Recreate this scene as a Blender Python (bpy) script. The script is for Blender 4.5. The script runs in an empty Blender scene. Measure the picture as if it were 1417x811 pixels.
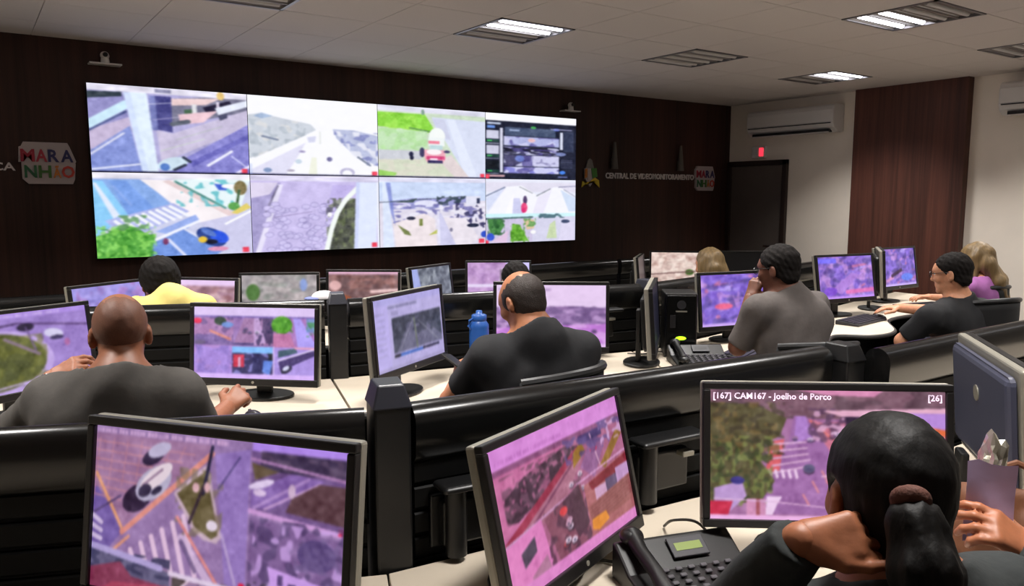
import bpy, bmesh, math, random
import numpy as np
from mathutils import Vector, Matrix, Euler
random.seed(5); np.random.seed(5)
sc = bpy.context.scene
C = sc.collection
PI = math.pi

# ------------------------------------------------------------------ camera, world, exposure
EYE = np.array([0., 0., 1.60]); FPX = 1078.; CX, CY = 708.5, 405.5
PITCH = math.atan(131 / FPX); YAW = math.radians(34.9)
FW = np.array([math.sin(YAW)*math.cos(PITCH), math.cos(YAW)*math.cos(PITCH), -math.sin(PITCH)])
RT = np.array([math.cos(YAW), -math.sin(YAW), 0.]); UP = np.cross(RT, FW)
cam_data = bpy.data.cameras.new('camera'); cam = bpy.data.objects.new('camera', cam_data); C.objects.link(cam)
cam_data.sensor_width = 36; cam_data.lens = 36*FPX/1417; cam_data.clip_start = .05
m = Matrix.Identity(4)
for i in range(3):
    m[i][0] = RT[i]; m[i][1] = UP[i]; m[i][2] = -FW[i]; m[i][3] = EYE[i]
cam.matrix_world = m; sc.camera = cam
world = bpy.data.worlds.new('world'); sc.world = world; world.use_nodes = True
world.node_tree.nodes['Background'].inputs[0].default_value = (.9, .93, 1, 1)
world.node_tree.nodes['Background'].inputs[1].default_value = 0.02
sc.view_settings.view_transform = 'Standard'; sc.view_settings.look = 'None'
sc.view_settings.gamma = 1; sc.view_settings.use_curve_mapping = False
sc.view_settings.exposure = 0.0
LAMP_W = 25.0          # watts of one lit lamp pair
# room: X along the front wall, Y towards it, Z up
CEIL, YF, XR, XL, YB = 2.762, 6.70, 8.07, -1.83, -2.2
TS, TX0, TY0 = 0.6155, 0.47, 4.32     # ceiling grid

def W(px, py, depth):
    r = FW + RT*(px-CX)/FPX - UP*(py-CY)/FPX
    return EYE + r*depth

# ------------------------------------------------------------------ materials
def lin(c):
    c = np.asarray(c, float)/255.
    return np.where(c <= .04045, c/12.92, ((c+.055)/1.055)**2.4)
MATS = {}
def mat(name, rgb, rough=.5, metal=0., emit=0., noise=0., nscale=40., bump=0., coat=0., spec=.5, stretch=None):
    if name in MATS: return MATS[name]
    M = bpy.data.materials.new(name); M.use_nodes = True; nt = M.node_tree; b = nt.nodes['Principled BSDF']
    col = tuple(lin(rgb))+(1,)
    b.inputs['Base Color'].default_value = col; b.inputs['Roughness'].default_value = rough
    b.inputs['Metallic'].default_value = metal; b.inputs['Specular IOR Level'].default_value = spec
    if coat: b.inputs['Coat Weight'].default_value = coat; b.inputs['Coat Roughness'].default_value = .15
    if emit: b.inputs['Emission Color'].default_value = col; b.inputs['Emission Strength'].default_value = emit
    if noise or bump:
        tc = nt.nodes.new('ShaderNodeTexCoord'); n = nt.nodes.new('ShaderNodeTexNoise')
        n.inputs['Scale'].default_value = nscale; n.inputs['Detail'].default_value = 4
        if stretch:
            mp = nt.nodes.new('ShaderNodeMapping'); mp.inputs['Scale'].default_value = stretch
            nt.links.new(tc.outputs['Object'], mp.inputs[0]); nt.links.new(mp.outputs[0], n.inputs['Vector'])
        else: nt.links.new(tc.outputs['Object'], n.inputs['Vector'])
        if noise:
            r = nt.nodes.new('ShaderNodeValToRGB')
            r.color_ramp.elements[0].position = .3; r.color_ramp.elements[1].position = .7
            r.color_ramp.elements[0].color = tuple(c*(1-noise) for c in col[:3])+(1,)
            r.color_ramp.elements[1].color = tuple(min(1, c*(1+noise)) for c in col[:3])+(1,)
            nt.links.new(n.outputs['Fac'], r.inputs[0]); nt.links.new(r.outputs[0], b.inputs['Base Color'])
        if bump:
            bp = nt.nodes.new('ShaderNodeBump'); bp.inputs['Strength'].default_value = bump; bp.inputs['Distance'].default_value = .01
            nt.links.new(n.outputs['Fac'], bp.inputs['Height']); nt.links.new(bp.outputs[0], b.inputs['Normal'])
    MATS[name] = M; return M

def wood(name, dark, light):
    M = bpy.data.materials.new(name); M.use_nodes = True; nt = M.node_tree; b = nt.nodes['Principled BSDF']
    tc = nt.nodes.new('ShaderNodeTexCoord'); mp = nt.nodes.new('ShaderNodeMapping')
    mp.inputs['Scale'].default_value = (14, 14, .35)
    n1 = nt.nodes.new('ShaderNodeTexNoise'); n1.inputs['Scale'].default_value = 1.6; n1.inputs['Detail'].default_value = 6; n1.inputs['Roughness'].default_value = .7
    n2 = nt.nodes.new('ShaderNodeTexNoise'); n2.inputs['Scale'].default_value = .22; n2.inputs['Detail'].default_value = 2
    mx = nt.nodes.new('ShaderNodeMath'); mx.operation = 'MULTIPLY_ADD'; mx.inputs[1].default_value = .55
    ml = nt.nodes.new('ShaderNodeMath'); ml.operation = 'MULTIPLY'; ml.inputs[1].default_value = .45
    r = nt.nodes.new('ShaderNodeValToRGB'); r.color_ramp.elements[0].position = .36; r.color_ramp.elements[1].position = .64
    r.color_ramp.elements[0].color = tuple(lin(dark))+(1,); r.color_ramp.elements[1].color = tuple(lin(light))+(1,)
    L = nt.links.new
    L(tc.outputs['Object'], mp.inputs[0]); L(mp.outputs[0], n1.inputs['Vector']); L(mp.outputs[0], n2.inputs['Vector'])
    L(n2.outputs['Fac'], ml.inputs[0]); L(n1.outputs['Fac'], mx.inputs[0]); L(ml.outputs[0], mx.inputs[2]); L(mx.outputs[0], r.inputs[0])
    L(r.outputs[0], b.inputs['Base Color']); b.inputs['Roughness'].default_value = .5; b.inputs['Specular IOR Level'].default_value = .3
    MATS[name] = M; return M

SCREEN_MAT = {}
def screen_mat(strength):
    k = round(strength, 3)
    if k in SCREEN_MAT: return SCREEN_MAT[k]
    M = bpy.data.materials.new('lit_screen'); M.use_nodes = True; nt = M.node_tree; b = nt.nodes['Principled BSDF']
    a = nt.nodes.new('ShaderNodeVertexColor'); a.layer_name = 'picture'
    b.inputs['Base Color'].default_value = (.01, .01, .012, 1); b.inputs['Roughness'].default_value = .35
    b.inputs['Specular IOR Level'].default_value = .25
    nt.links.new(a.outputs['Color'], b.inputs['Emission Color']); b.inputs['Emission Strength'].default_value = strength
    if k != 1.02: M.cycles.emission_sampling = 'NONE'
    SCREEN_MAT[k] = M; return M

wood('wall_wood', (38, 26, 21), (72, 45, 36))
wood('pillar_wood', (55, 33, 27), (102, 61, 49))
mat('paint', (238, 228, 215), .75, noise=.03, nscale=3)
mat('ceiling_tile', (214, 206, 200), .9, noise=.03, nscale=120)
mat('ceiling_gap', (130, 122, 115), .9)
mat('floor_vinyl', (82, 78, 74), .5, noise=.1, nscale=8)
mat('desk_cream', (212, 199, 180), .45, noise=.015, nscale=5)
mat('desk_edge', (52, 50, 48), .5)
mat('black_panel', (12, 12, 12), .6, noise=.2, nscale=60, spec=.15)
mat('black_rail', (17, 17, 17), .22, spec=.5)
mat('black_post', (22, 22, 23), .38)
mat('cap_grey', (44, 45, 54), .35)
mat('back_grey', (72, 74, 92), .4)
mat('black_plastic', (20, 20, 20), .42, noise=.15, nscale=80)
mat('bezel_black', (24, 23, 23), .38)
mat('silver', (150, 146, 134), .4, metal=.25)
mat('key_grey', (44, 43, 47), .5)
mat('key_board', (34, 33, 38), .5)
mat('white_plastic', (222, 220, 216), .4)
mat('ac_plastic', (214, 210, 206), .4)
mat('dark_slot', (22, 20, 20), .6)
mat('chrome', (190, 190, 190), .2, metal=1)
mat('steel_frame', (140, 138, 140), .35, metal=.7)
mat('reflector', (168, 166, 166), .3, metal=.75)
mat('tube_off', (200, 198, 196), .4)
mat('tube_lit', (246, 246, 255), .4, emit=6.0)
mat('louvre', (175, 172, 170), .35, metal=.5)
mat('door_brown', (92, 84, 79), .32, noise=.06, nscale=6)
mat('door_frame', (44, 30, 24), .45)
mat('exit_red', (255, 50, 70), .4, emit=1.6)
mat('chair_fabric', (22, 22, 23), .8, noise=.2, nscale=200)
mat('chair_plastic', (34, 34, 35), .4)
mat('bottle_blue', (38, 86, 160), .35)
mat('lcd_green', (112, 128, 58), .4, emit=.15)
mat('led_green', (190, 255, 40), .4, emit=1.6)
mat('plate_white', (176, 166, 166), .5)
mat('letter_white', (215, 208, 205), .5)
for n_, c_ in dict(red=(160, 34, 56), navy=(42, 40, 92), green=(34, 98, 58), lime=(58, 108, 36), orange=(190, 116, 36), scarlet=(190, 62, 46), yellow=(225, 195, 40), leaf=(60, 130, 40), grey=(120, 118, 112)).items():
    mat('sign_'+n_, c_, .5)

# ------------------------------------------------------------------ mesh helpers
def mesh_obj(name, verts, faces, material, parent=None, smooth=False):
    me = bpy.data.meshes.new(name); me.from_pydata([tuple(v) for v in verts], [], [tuple(f) for f in faces]); me.update()
    if smooth: me.polygons.foreach_set('use_smooth', [True]*len(me.polygons))
    o = bpy.data.objects.new(name, me); C.objects.link(o)
    if material: me.materials.append(MATS[material] if isinstance(material, str) else material)
    if parent: o.parent = parent
    return o
def empty(name, loc=(0, 0, 0), rz=0.):
    o = bpy.data.objects.new(name, None); C.objects.link(o); o.location = tuple(loc); o.rotation_euler = (0, 0, rz); o.empty_display_size = .05
    return o
def tag(o, label=None, cat=None, group=None, kind=None):
    if label: o['label'] = label
    if cat: o['category'] = cat
    if group: o['group'] = group
    if kind: o['kind'] = kind
    return o
class MB:
    """collects shapes in one bmesh"""
    def __init__(s): s.bm = bmesh.new()
    def box(s, lo, hi, bev=0., seg=2):
        lo, hi = np.array(lo, float), np.array(hi, float)
        r = bmesh.ops.create_cube(s.bm, size=1.0, matrix=Matrix.Translation(Vector((lo+hi)/2)) @ Matrix.Diagonal((*(hi-lo), 1)))
        if bev:
            es = list({e for v in r['verts'] for e in v.link_edges})
            bmesh.ops.bevel(s.bm, geom=es, offset=bev, segments=seg, affect='EDGES', profile=.5)
        return s
    def cyl(s, a, b, r1, r2=None, n=16):
        a, b = Vector(tuple(a)), Vector(tuple(b)); d = b-a
        q = Vector((0, 0, 1)).rotation_difference(d.normalized()).to_matrix().to_4x4()
        bmesh.ops.create_cone(s.bm, cap_ends=True, segments=n, radius1=r1, radius2=r1 if r2 is None else r2, depth=d.length, matrix=Matrix.Translation((a+b)/2) @ q)
        return s
    def ball(s, c, r, sc_=(1, 1, 1), n=12):
        bmesh.ops.create_uvsphere(s.bm, u_segments=n, v_segments=n//2+2, radius=r, matrix=Matrix.Translation(Vector(tuple(c))) @ Matrix.Diagonal((*sc_, 1)))
        return s
    def tube(s, pts, r, n=8):
        pts = [np.array(p, float) for p in pts]; rings = []
        for i, p in enumerate(pts):
            t = pts[min(i+1, len(pts)-1)]-pts[max(i-1, 0)]; t = t/(np.linalg.norm(t)+1e-9)
            a = np.array([0, 0, 1.]) if abs(t[2]) < .9 else np.array([1., 0, 0])
            u = np.cross(t, a); u /= np.linalg.norm(u); v = np.cross(t, u)
            rr = r[i] if isinstance(r, (list, tuple)) else r
            rings.append([s.bm.verts.new(p+rr*(u*math.cos(2*PI*k/n)+v*math.sin(2*PI*k/n))) for k in range(n)])
        for A, B in zip(rings[:-1], rings[1:]):
            for k in range(n): s.bm.faces.new((A[k], A[(k+1) % n], B[(k+1) % n], B[k]))
        s.bm.faces.new(rings[0][::-1]); s.bm.faces.new(rings[-1]); return s
    def prism(s, poly, z0, z1):
        a = [s.bm.verts.new((x, y, z0)) for x, y in poly]; b = [s.bm.verts.new((x, y, z1)) for x, y in poly]; n = len(poly)
        s.bm.faces.new(a[::-1]); s.bm.faces.new(b)
        for k in range(n): s.bm.faces.new((a[k], a[(k+1) % n], b[(k+1) % n], b[k]))
        return s
    def sweep(s, prof, a, b):
        """profile (offset along the normal, z) swept from a to b (plan points); normal = right of a->b"""
        a, b = np.array(a, float), np.array(b, float); d = (b-a)/np.linalg.norm(b-a); nn = np.array([d[1], -d[0]])
        A = [s.bm.verts.new((*(a+nn*p), z)) for p, z in prof]; B = [s.bm.verts.new((*(b+nn*p), z)) for p, z in prof]; n = len(prof)
        for k in range(n): s.bm.faces.new((A[k], A[(k+1) % n], B[(k+1) % n], B[k]))
        s.bm.faces.new(A[::-1]); s.bm.faces.new(B); return s
    def build(s, name, material, parent=None, smooth=False, bevel=0., auto=None):
        bmesh.ops.recalc_face_normals(s.bm, faces=s.bm.faces[:])
        me = bpy.data.meshes.new(name); s.bm.to_mesh(me); s.bm.free()
        if smooth:
            me.polygons.foreach_set('use_smooth', [True]*len(me.polygons)); me.set_sharp_from_angle(angle=math.radians(38))
        o = bpy.data.objects.new(name, me); C.objects.link(o)
        if material: me.materials.append(MATS[material] if isinstance(material, str) else material)
        if parent: o.parent = parent
        if bevel:
            bv = o.modifiers.new('bevel', 'BEVEL'); bv.width = bevel; bv.segments = 2; bv.limit_method = 'ANGLE'
        return o
def copy_tree(o, parent=None):
    c = o.copy(); C.objects.link(c); c.parent = parent
    for ch in o.children: copy_tree(ch, c)
    return c
def text_mesh(name, s, size, material, parent=None, bold=0., extrude=.004, align='LEFT', sx=1.0):
    cu = bpy.data.curves.new(name, 'FONT'); cu.body = s; cu.size = size; cu.offset = bold; cu.extrude = extrude; cu.align_x = align; cu.resolution_u = 2
    t = bpy.data.objects.new('tmp', cu); C.objects.link(t); bpy.context.view_layer.update()
    me = bpy.data.meshes.new_from_object(t.evaluated_get(bpy.context.evaluated_depsgraph_get()))
    bpy.data.objects.remove(t); me.name = name; me.materials.clear(); me.materials.append(MATS[material])
    o = bpy.data.objects.new(name, me); C.objects.link(o); o.scale = (sx, 1, 1)
    if parent: o.parent = parent
    return o

# ------------------------------------------------------------------ the room
def struct(o): o['kind'] = 'structure'; return o
struct(MB().box((XL, YB, -.1), (XR, YF, 0)).build('floor', 'floor_vinyl'))
struct(MB().box((XL, YF, 0), (XR, YF+.1, CEIL+.1)).build('wall_front', 'wall_wood'))
struct(MB().box((XR, YB-.1, 0), (XR+.1, YF+.1, CEIL+.1)).build('wall_right', 'paint'))
struct(MB().box((XL-.1, YB-.1, 0), (XL, YF+.1, CEIL+.1)).build('wall_left', 'paint'))
struct(MB().box((XL, YB-.1, 0), (XR, YB, CEIL+.1)).build('wall_back', 'paint'))
pil = struct(MB().box((XR-.10, 3.77, 0), (XR-.001, 4.94, CEIL-.001)).build('trim_1', 'pillar_wood'))
pil['label'] = 'dark wood clad panel standing proud of the white right wall'
ceiling = struct(MB().box((XL, YB, CEIL+.012), (XR, YF, CEIL+.1)).build('ceiling', 'ceiling_gap'))
FIX = {}
for k in (-2, 1, 4, 7, 10):
    for r in (0, -3, -6): FIX[(k, r)] = True
bm = MB().box((-.5*TS+.0025, -.5*TS+.0025, 0), (.5*TS-.0025, .5*TS-.0025, .0118)); tile_src = None
for i in range(-4, 13):
    for j in range(-11, 4):
        x0, x1 = max(TX0+i*TS, XL), min(TX0+(i+1)*TS, XR); y0, y1 = max(TY0+j*TS, YB), min(TY0+(j+1)*TS, YF)
        if x1-x0 < .03 or y1-y0 < .03 or (i, j) in FIX: continue
        full = x1-x0 > TS-.001 and y1-y0 > TS-.001
        if full:
            if tile_src is None: tile_src = bm.build('ceiling_tile', 'ceiling_tile', ceiling); o = tile_src
            else: o = tile_src.copy(); C.objects.link(o)
            o.location = ((x0+x1)/2, (y0+y1)/2, CEIL)
        else:
            MB().box((x0+.002, y0+.002, CEIL), (x1-.002, y1-.002, CEIL+.0118)).build('ceiling_tile', 'ceiling_tile', ceiling)

# recessed ceiling lights: four lamp bays running along X
LIT = {(1, 0): 'near', (4, 0): 'near', (10, 0): 'near', (7, -3): 'far', (4, -3): 'far', (1, -3): 'near', (-2, -3): 'far', (4, -6): 'far', (7, -6): 'near', (1, -6): 'near', (-2, 0): 'near', (10, -3): 'near', (10, -6): 'far'}  # rear-row lit tubes by the right wall are unseen, added to brighten that wall
WHERE = {(1, 0): 'left one cut by the top edge of the picture', (4, 0): 'above the video wall with its two near tubes lit', (7, 0): 'all tubes off, in the middle of the ceiling', (10, 0): 'two tubes lit, nearest the air conditioner by the door',
         (7, -3): 'large one at top right with two bright tubes', (10, -3): 'cut by the right edge of the picture'}
for (i, j) in FIX:
    cx, cy = TX0+(i+.5)*TS, TY0+(j+.5)*TS
    if cx > XR-.2: continue
    f = empty('ceiling_light', (cx, cy, CEIL)); lit = LIT.get((i, j))
    tag(f, 'square ceiling light ' + WHERE.get((i, j), 'outside the picture, ' + {0: 'row nearest video wall', -3: 'second row from video wall', -6: 'third row from video wall'}[j] + {-2: ', by the left wall', 1: ', left of centre', 4: ', at centre', 7: ', right of centre', 10: ', by the right wall'}[i]), 'light', 'recessed ceiling lights')
    h = TS/2
    b = MB()
    for lo, hi in (((-h, -h, -.006), (h, -h+.022, .012)), ((-h, h-.022, -.006), (h, h, .012)), ((-h, -h, -.006), (-h+.022, h, .012)), ((h-.022, -h, -.006), (h, h, .012))): b.box(lo, hi)
    b.build('frame', 'steel_frame', f)
    b = MB(); bw = (2*h-.044)/4
    for q in range(4):
        y0 = -h+.022+q*bw
        pr = [(y0+bw*t, -.001+.055*math.sin(PI*t)**.6) for t in np.linspace(0, 1, 9)]
        vs = [[b.bm.verts.new((sx*(h-.022), y, z)) for y, z in pr] for sx in (-1, 1)]
        for t in range(8): b.bm.faces.new((vs[0][t], vs[0][t+1], vs[1][t+1], vs[1][t]))
    rf = b.build('reflector', 'reflector', f, smooth=True)
    MB().box((-h+.01, -h+.01, .06), (h-.01, h-.01, .066)).build('housing', 'steel_frame', f)
    for q in range(4):
        on = (lit == 'near' and q < 2) or (lit == 'far' and q >= 2)
        y0 = -h+.022+(q+.5)*bw
        MB().cyl((-h+.05, y0, .012), (h-.05, y0, .012), .019, n=12).build('tube', 'tube_lit' if on else 'tube_off', rf, smooth=True)
    b = MB()
    for q in range(1, 4): b.box((-h+.022, -h+.022+q*bw-.004, -.004), (h-.022, -h+.022+q*bw+.004, .02))
    b.build('divider', 'louvre', f)
    if lit:
        L = bpy.data.lights.new('lamp_glow', 'AREA'); L.shape = 'RECTANGLE'; L.size = .52; L.size_y = .26; L.energy = LAMP_W; L.color = (1, .965, .93); L.spread = math.radians(114)
        lo = bpy.data.objects.new('lamp_glow', L); C.objects.link(lo); lo.parent = f; lo.location = (0, -.14 if lit == 'near' else .14, -.012)

# ------------------------------------------------------------------ right wall: door, exit sign, air conditioners
d = struct(empty('door_1', (XR, 0, 0))); d['label'] = 'dark brown door in the far right corner'
b = MB()
for lo, hi in (((-.05, 5.81, 0), (.0, 5.87, 2.06)), ((-.05, 6.63, 0), (.0, 6.69, 2.06)), ((-.05, 5.81, 2.0), (.0, 6.69, 2.06))): b.box(lo, hi)
b.build('door_frame', 'door_frame', d, bevel=.004)
dl = MB().box((-.03, 5.872, .005), (-.001, 6.628, 1.998), .003).build('door_leaf', 'door_brown', d)
b = MB().cyl((-.03, 5.95, 1.02), (-.085, 5.95, 1.02), .012); b.box((-.095, 5.94, 1.008), (-.075, 6.07, 1.032), .006)
b.build('door_handle', 'chrome', dl, smooth=True)
s = empty('exit_sign', (XR, 6.22, 2.10)); tag(s, 'small glowing red emergency sign above the dark door', 'sign')
MB().box((-.05, -.10, -.01), (-.001, .10, .135), .008).build('housing', 'white_plastic', s)
MB().box((-.056, -.075, .012), (-.05, -.015, .11), .002).build('lit_panel', 'exit_red', s)
MB().box((-.055, .005, .03), (-.05, .085, .09), .002).build('lamp_cover', 'ac_plastic', s)

def air_con(y0, y1, z0, z1, label):
    r = empty('air_conditioner', (XR, y0, z0)); tag(r, label, 'air conditioner', 'wall air conditioners')
    w, h = y1-y0, z1-z0
    pr = [(0, .0), (-.12, .0), (-.19, .045), (-.215, .10), (-.215, h-.07), (-.2, h-.02), (-.17, h), (0, h)]
    b = MB(); A = [b.bm.verts.new((x, 0, z)) for x, z in pr]; B = [b.bm.verts.new((x, w, z)) for x, z in pr]; n = len(pr)
    for k in range(n): b.bm.faces.new((A[k], A[(k+1) % n], B[(k+1) % n], B[k]))
    b.bm.faces.new(A[::-1]); b.bm.faces.new(B)
    b.build('casing', 'ac_plastic', r, bevel=.012)
    MB().box((-.222, .02, .105), (-.214, w-.02, h-.06), .003).build('front_panel', 'ac_plastic', r)
    b = MB(); b.box((-.20, .06, -.004), (-.13, w-.08, .03)); b.build('outlet', 'dark_slot', r)
    b = MB(); b.box((-.224, .03, .088), (-.20, w-.03, .097)); b.build('seam', 'dark_slot', r)
    MB().box((-.205, .06, -.008), (-.185, w-.08, .0), .002).build('vane', 'ac_plastic', r)
    return r
air_con(5.12, 6.28, 2.335, 2.635, 'white split air conditioner on the wall above the door')
air_con(2.3, 3.45, 2.36, 2.66, 'white split air conditioner cut by the right edge of the picture')
# ------------------------------------------------------------------ front wall: signs, crest, cameras, sconces
FY = YF-.002
def sign_logo(x0, x1, z0, z1, label):
    r = empty('logo_sign', (x0, FY, z0)); tag(r, label, 'sign', 'state logo signs'); w, h = x1-x0, z1-z0
    def plate(nm, pts, y0, y1):
        b = MB(); A = [b.bm.verts.new((x*w, -y0, z*h)) for x, z in pts]; B = [b.bm.verts.new((x*w, -y1, z*h)) for x, z in pts]; n = len(pts)
        b.bm.faces.new(A); b.bm.faces.new(B[::-1])
        for k in range(n): b.bm.faces.new((A[k], A[(k+1) % n], B[(k+1) % n], B[k]))
        b.build(nm, 'plate_white', r)
    plate('upper_plate', [(0, .52), (.02, .88), (.06, .90), (.1, 1), (.86, 1), (.9, .9), (1, .55), (.98, .5)], 0, .03)
    plate('lower_plate', [(.05, .52), (.05, .12), (.15, .0), (.92, .0), (.96, .12), (.99, .50)], 0, .026)
    rows = ((.53, .30*h, (('M', 'sign_red', .04, .24), ('A', 'sign_red', .295, .2), ('R', 'sign_navy', .51, .19), ('A', 'sign_navy', .73, .22))),
            (.145, .30*h, (('N', 'sign_green', .09, .21), ('H', 'sign_lime', .33, .22), ('\u00c3', 'sign_orange', .58, .14), ('O', 'sign_scarlet', .73, .23))))
    for zz, lh, ls in rows:
        for ch, mt, x, lw in ls:
            o = text_mesh('letter', ch, .1, mt, None, bold=.0025, extrude=.003)
            co = np.array([v.co[:] for v in o.data.vertices]); mn, mx = co.min(0), co.max(0)
            co = (co-mn)/(mx-mn+1e-9); co[:, 0] *= lw*w; co[:, 1] *= lh; co[:, 2] *= .008
            for v, c in zip(o.data.vertices, co): v.co = c
            o.scale = (1, 1, 1); o.parent = r; o.rotation_euler = (PI/2, 0, 0); o.location = (x*w, -.028, zz*h)
sign_logo(.335, .70, 1.705, 2.005, 'white plate with coloured letters left of the video wall')
sign_logo(7.41, 7.77, 1.695, 1.995, 'white plate with coloured letters near the door corner')
t = text_mesh('wall_lettering', 'CENTRAL DE VIDEOMONITORAMENTO', .088, 'letter_white', bold=.0022, extrude=.006)
t.data.update(); wd = max(v.co.x for v in t.data.vertices); t.scale = (1.45/wd, 1, 1); t.rotation_euler = (PI/2, 0, 0); t.location = (5.955, FY-.006, 1.826)
tag(t, 'row of white capital letters right of the video wall', 'lettering')
t = text_mesh('wall_lettering', 'ICA', .078, 'letter_white', bold=.0015, extrude=.006)
wd = max(v.co.x for v in t.data.vertices); t.scale = (.17/wd, 1.0, 1); t.rotation_euler = (PI/2, 0, 0); t.location = (.145, FY-.006, 1.80)
tag(t, 'end of a row of white capital letters at the left edge', 'lettering')
r = empty('crest', (5.72, FY, 1.70)); tag(r, 'small painted crest with yellow ribbon between video wall and lettering', 'crest')
def wall_poly(nm, pts, y0, y1, mt, par):
    b = MB(); A = [b.bm.verts.new((x, -y0, z)) for x, z in pts]; B = [b.bm.verts.new((x, -y1, z)) for x, z in pts]; n = len(pts)
    b.bm.faces.new(A); b.bm.faces.new(B[::-1])
    for k in range(n): b.bm.faces.new((A[k], A[(k+1) % n], B[(k+1) % n], B[k]))
    return b.build(nm, mt, par)
wall_poly('crown', [(-.06, .22), (-.03, .32), (.0, .34), (.03, .32), (.06, .22)], 0, .015, 'sign_grey', r)
wall_poly('shield', [(-.08, .23), (.08, .23), (.075, .12), (0, .03), (-.075, .12)], .0, .02, 'plate_white', r)
wall_poly('branch', [(.01, .23), (.085, .235), (.10, .14), (.03, .12)], .02, .026, 'sign_leaf', r)
wall_poly('branch', [(-.08, .22), (-.045, .23), (-.05, .13), (-.085, .12)], .02, .026, 'sign_orange', r)
wall_poly('ribbon', [(-.13, .02), (-.05, .08), (.05, .08), (.13, .02), (.12, .10), (.06, .13), (-.06, .05), (-.12, .09)], .02, .03, 'sign_yellow', r)
wall_poly('field', [(-.045, .2), (.005, .2), (.0, .09), (-.04, .11)], .02, .027, 'plate_white', r)
for x, z, lab in ((.93, 2.60, 'white security camera on a bracket above the video wall, left'), (5.40, 2.535, 'white security camera on a bracket above the video wall, right')):
    r = empty('security_camera', (x, FY, z)); tag(r, lab, 'camera', 'wall cameras')
    MB().box((-.11, -.10, -.012), (.11, 0, .0), .004).build('bracket', 'white_plastic', r)
    b = MB(); b.cyl((0, -.06, .0), (0, -.06, .035), .032, .028); b.build('mount', 'white_plastic', r, smooth=True)
    MB().ball((0, -.06, .055), .032, n=16).build('camera_dome', 'ac_plastic', r, smooth=True)
    MB().cyl((0, -.09, .06), (0, -.107, .055), .018, .014).build('lens', 'dark_slot', r, smooth=True)
mat('sconce_grey', (92, 88, 80), .6)
for x, lab in ((6.06, 'slim tapered grey wall fitting above the lettering, nearer the video wall'), (7.13, 'slim tapered grey wall fitting above the lettering, nearer the corner')):
    r = empty('wall_fitting', (x, FY, 1.93)); tag(r, lab, 'wall fitting', 'tapered wall fittings')
    MB().cyl((0, -.04, 0), (0, -.04, .30), .042, .014, n=16).build('shade', 'sconce_grey', r, smooth=True)
    MB().box((-.02, -.04, .05), (.02, 0, .12), .004).build('bracket', 'sconce_grey', r)

# ------------------------------------------------------------------ consoles: partitions, posts, desks
RAIL = lambda z: [(.045*math.cos(a), z-.045+.045*math.sin(a)) for a in np.linspace(0, PI, 11)] + [(-.042, z-.12), (-.03, z-.135), (.03, z-.135), (.042, z-.12)]
def partition(a, b_, ztop, zdesk, label, group):
    a, b_ = np.array(a, float), np.array(b_, float)
    r = empty('console_partition', ((a+b_)[0]/2, (a+b_)[1]/2, 0), 0); tag(r, label, 'partition', group)
    mid = (a+b_)/2; A, B = a-mid, b_-mid
    MB().sweep(RAIL(ztop), A, B).build('top_rail', 'black_rail', r, smooth=True)
    zt = ztop-.137; n = 4; hgt = (zt-zdesk+.01)/n
    for k in range(n):
        z1 = zt-k*hgt; z0 = z1-hgt+.004
        MB().sweep([(.030, z0+.010), (.030, z1-.004), (.026, z1), (-.026, z1), (-.030, z1-.004), (-.030, z0+.010), (-.018, z0), (.018, z0)], A, B).build('slat', 'black_panel', r)
    MB().sweep([(.016, .03), (.016, zt-.01), (-.016, zt-.01), (-.016, .03)], A, B).build('core_panel', 'black_post', r)
    MB().sweep([(.028, .05), (.028, zdesk-.02), (-.028, zdesk-.02), (-.028, .05)], A, B).build('lower_panel', 'black_panel', r)
    MB().sweep([(.035, 0), (.035, .05), (-.035, .05), (-.035, 0)], A, B).build('plinth', 'black_post', r)
    return r
def post(x, y, rz, ztop, label, cap='cap_grey'):
    r = empty('partition_post', (x, y, 0), rz); tag(r, label, 'post', 'partition posts')
    MB().box((-.042, -.05, 0), (.042, .05, ztop-.02), .006).build('body', 'black_post', r)
    b = MB(); pts = [((-.046, -.055), ztop-.03), ((.046, -.055), ztop-.03), ((.046, .055), ztop-.03), ((-.046, .055), ztop-.03)]
    lo = [b.bm.verts.new((*p, z)) for p, z in pts]; hi = [b.bm.verts.new((x_, y_, ztop+.022)) for x_, y_ in ((-.03, -.035), (.03, -.035), (.035, .05), (-.03, .05))]
    b.bm.faces.new(lo[::-1]); b.bm.faces.new(hi)
    for k in range(4): b.bm.faces.new((lo[k], lo[(k+1) % 4], hi[(k+1) % 4], hi[k]))
    b.build('cap', cap, r, bevel=.004)
ZP, ZD = 1.125, .75
OFF = .04
partition((-1.35, 2.44+OFF), (.715, 1.575+OFF), ZP, ZD, 'black slatted console partition behind the monitor at lower left', 'near row partitions')
partition((.82, 1.56+OFF), (2.25, 1.425+OFF), ZP, ZD, 'black slatted console partition behind the tilted front monitor in the middle', 'near row partitions')
partition((2.36, 1.30+OFF), (4.6, 1.27+OFF), ZP, ZD, 'black slatted console partition at the right, below the man reaching to his mouse', 'near row partitions')
post(.768, 1.60, -.25, ZP+.035, 'black partition post with grey wedge cap between the two front monitors')
post(2.30, 1.42, -.1, ZP-.012, 'black partition post right of the long highlight on the front rail', 'black_post')
partition((-1.35, 4.57), (1.36, 3.50), ZP, ZD, 'black slatted console partition behind the bald man', 'middle row partitions')
partition((1.47, 3.46+.02), (3.08, 3.15+.02), ZP, ZD, 'black slatted console partition behind the blue bottle', 'middle row partitions')
partition((3.17, 3.14+.02), (6.9, 3.84), ZP, ZD, 'black slatted console partition behind the man in the grey shirt', 'middle row partitions')
post(1.415, 3.48, -.3, ZP+.01, 'black partition post right of the six-view monitor')
post(3.125, 3.15, .0, ZP+.0, 'black partition post behind the edge-on monitor')
ZPF, ZDF = 1.04, .70
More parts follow.
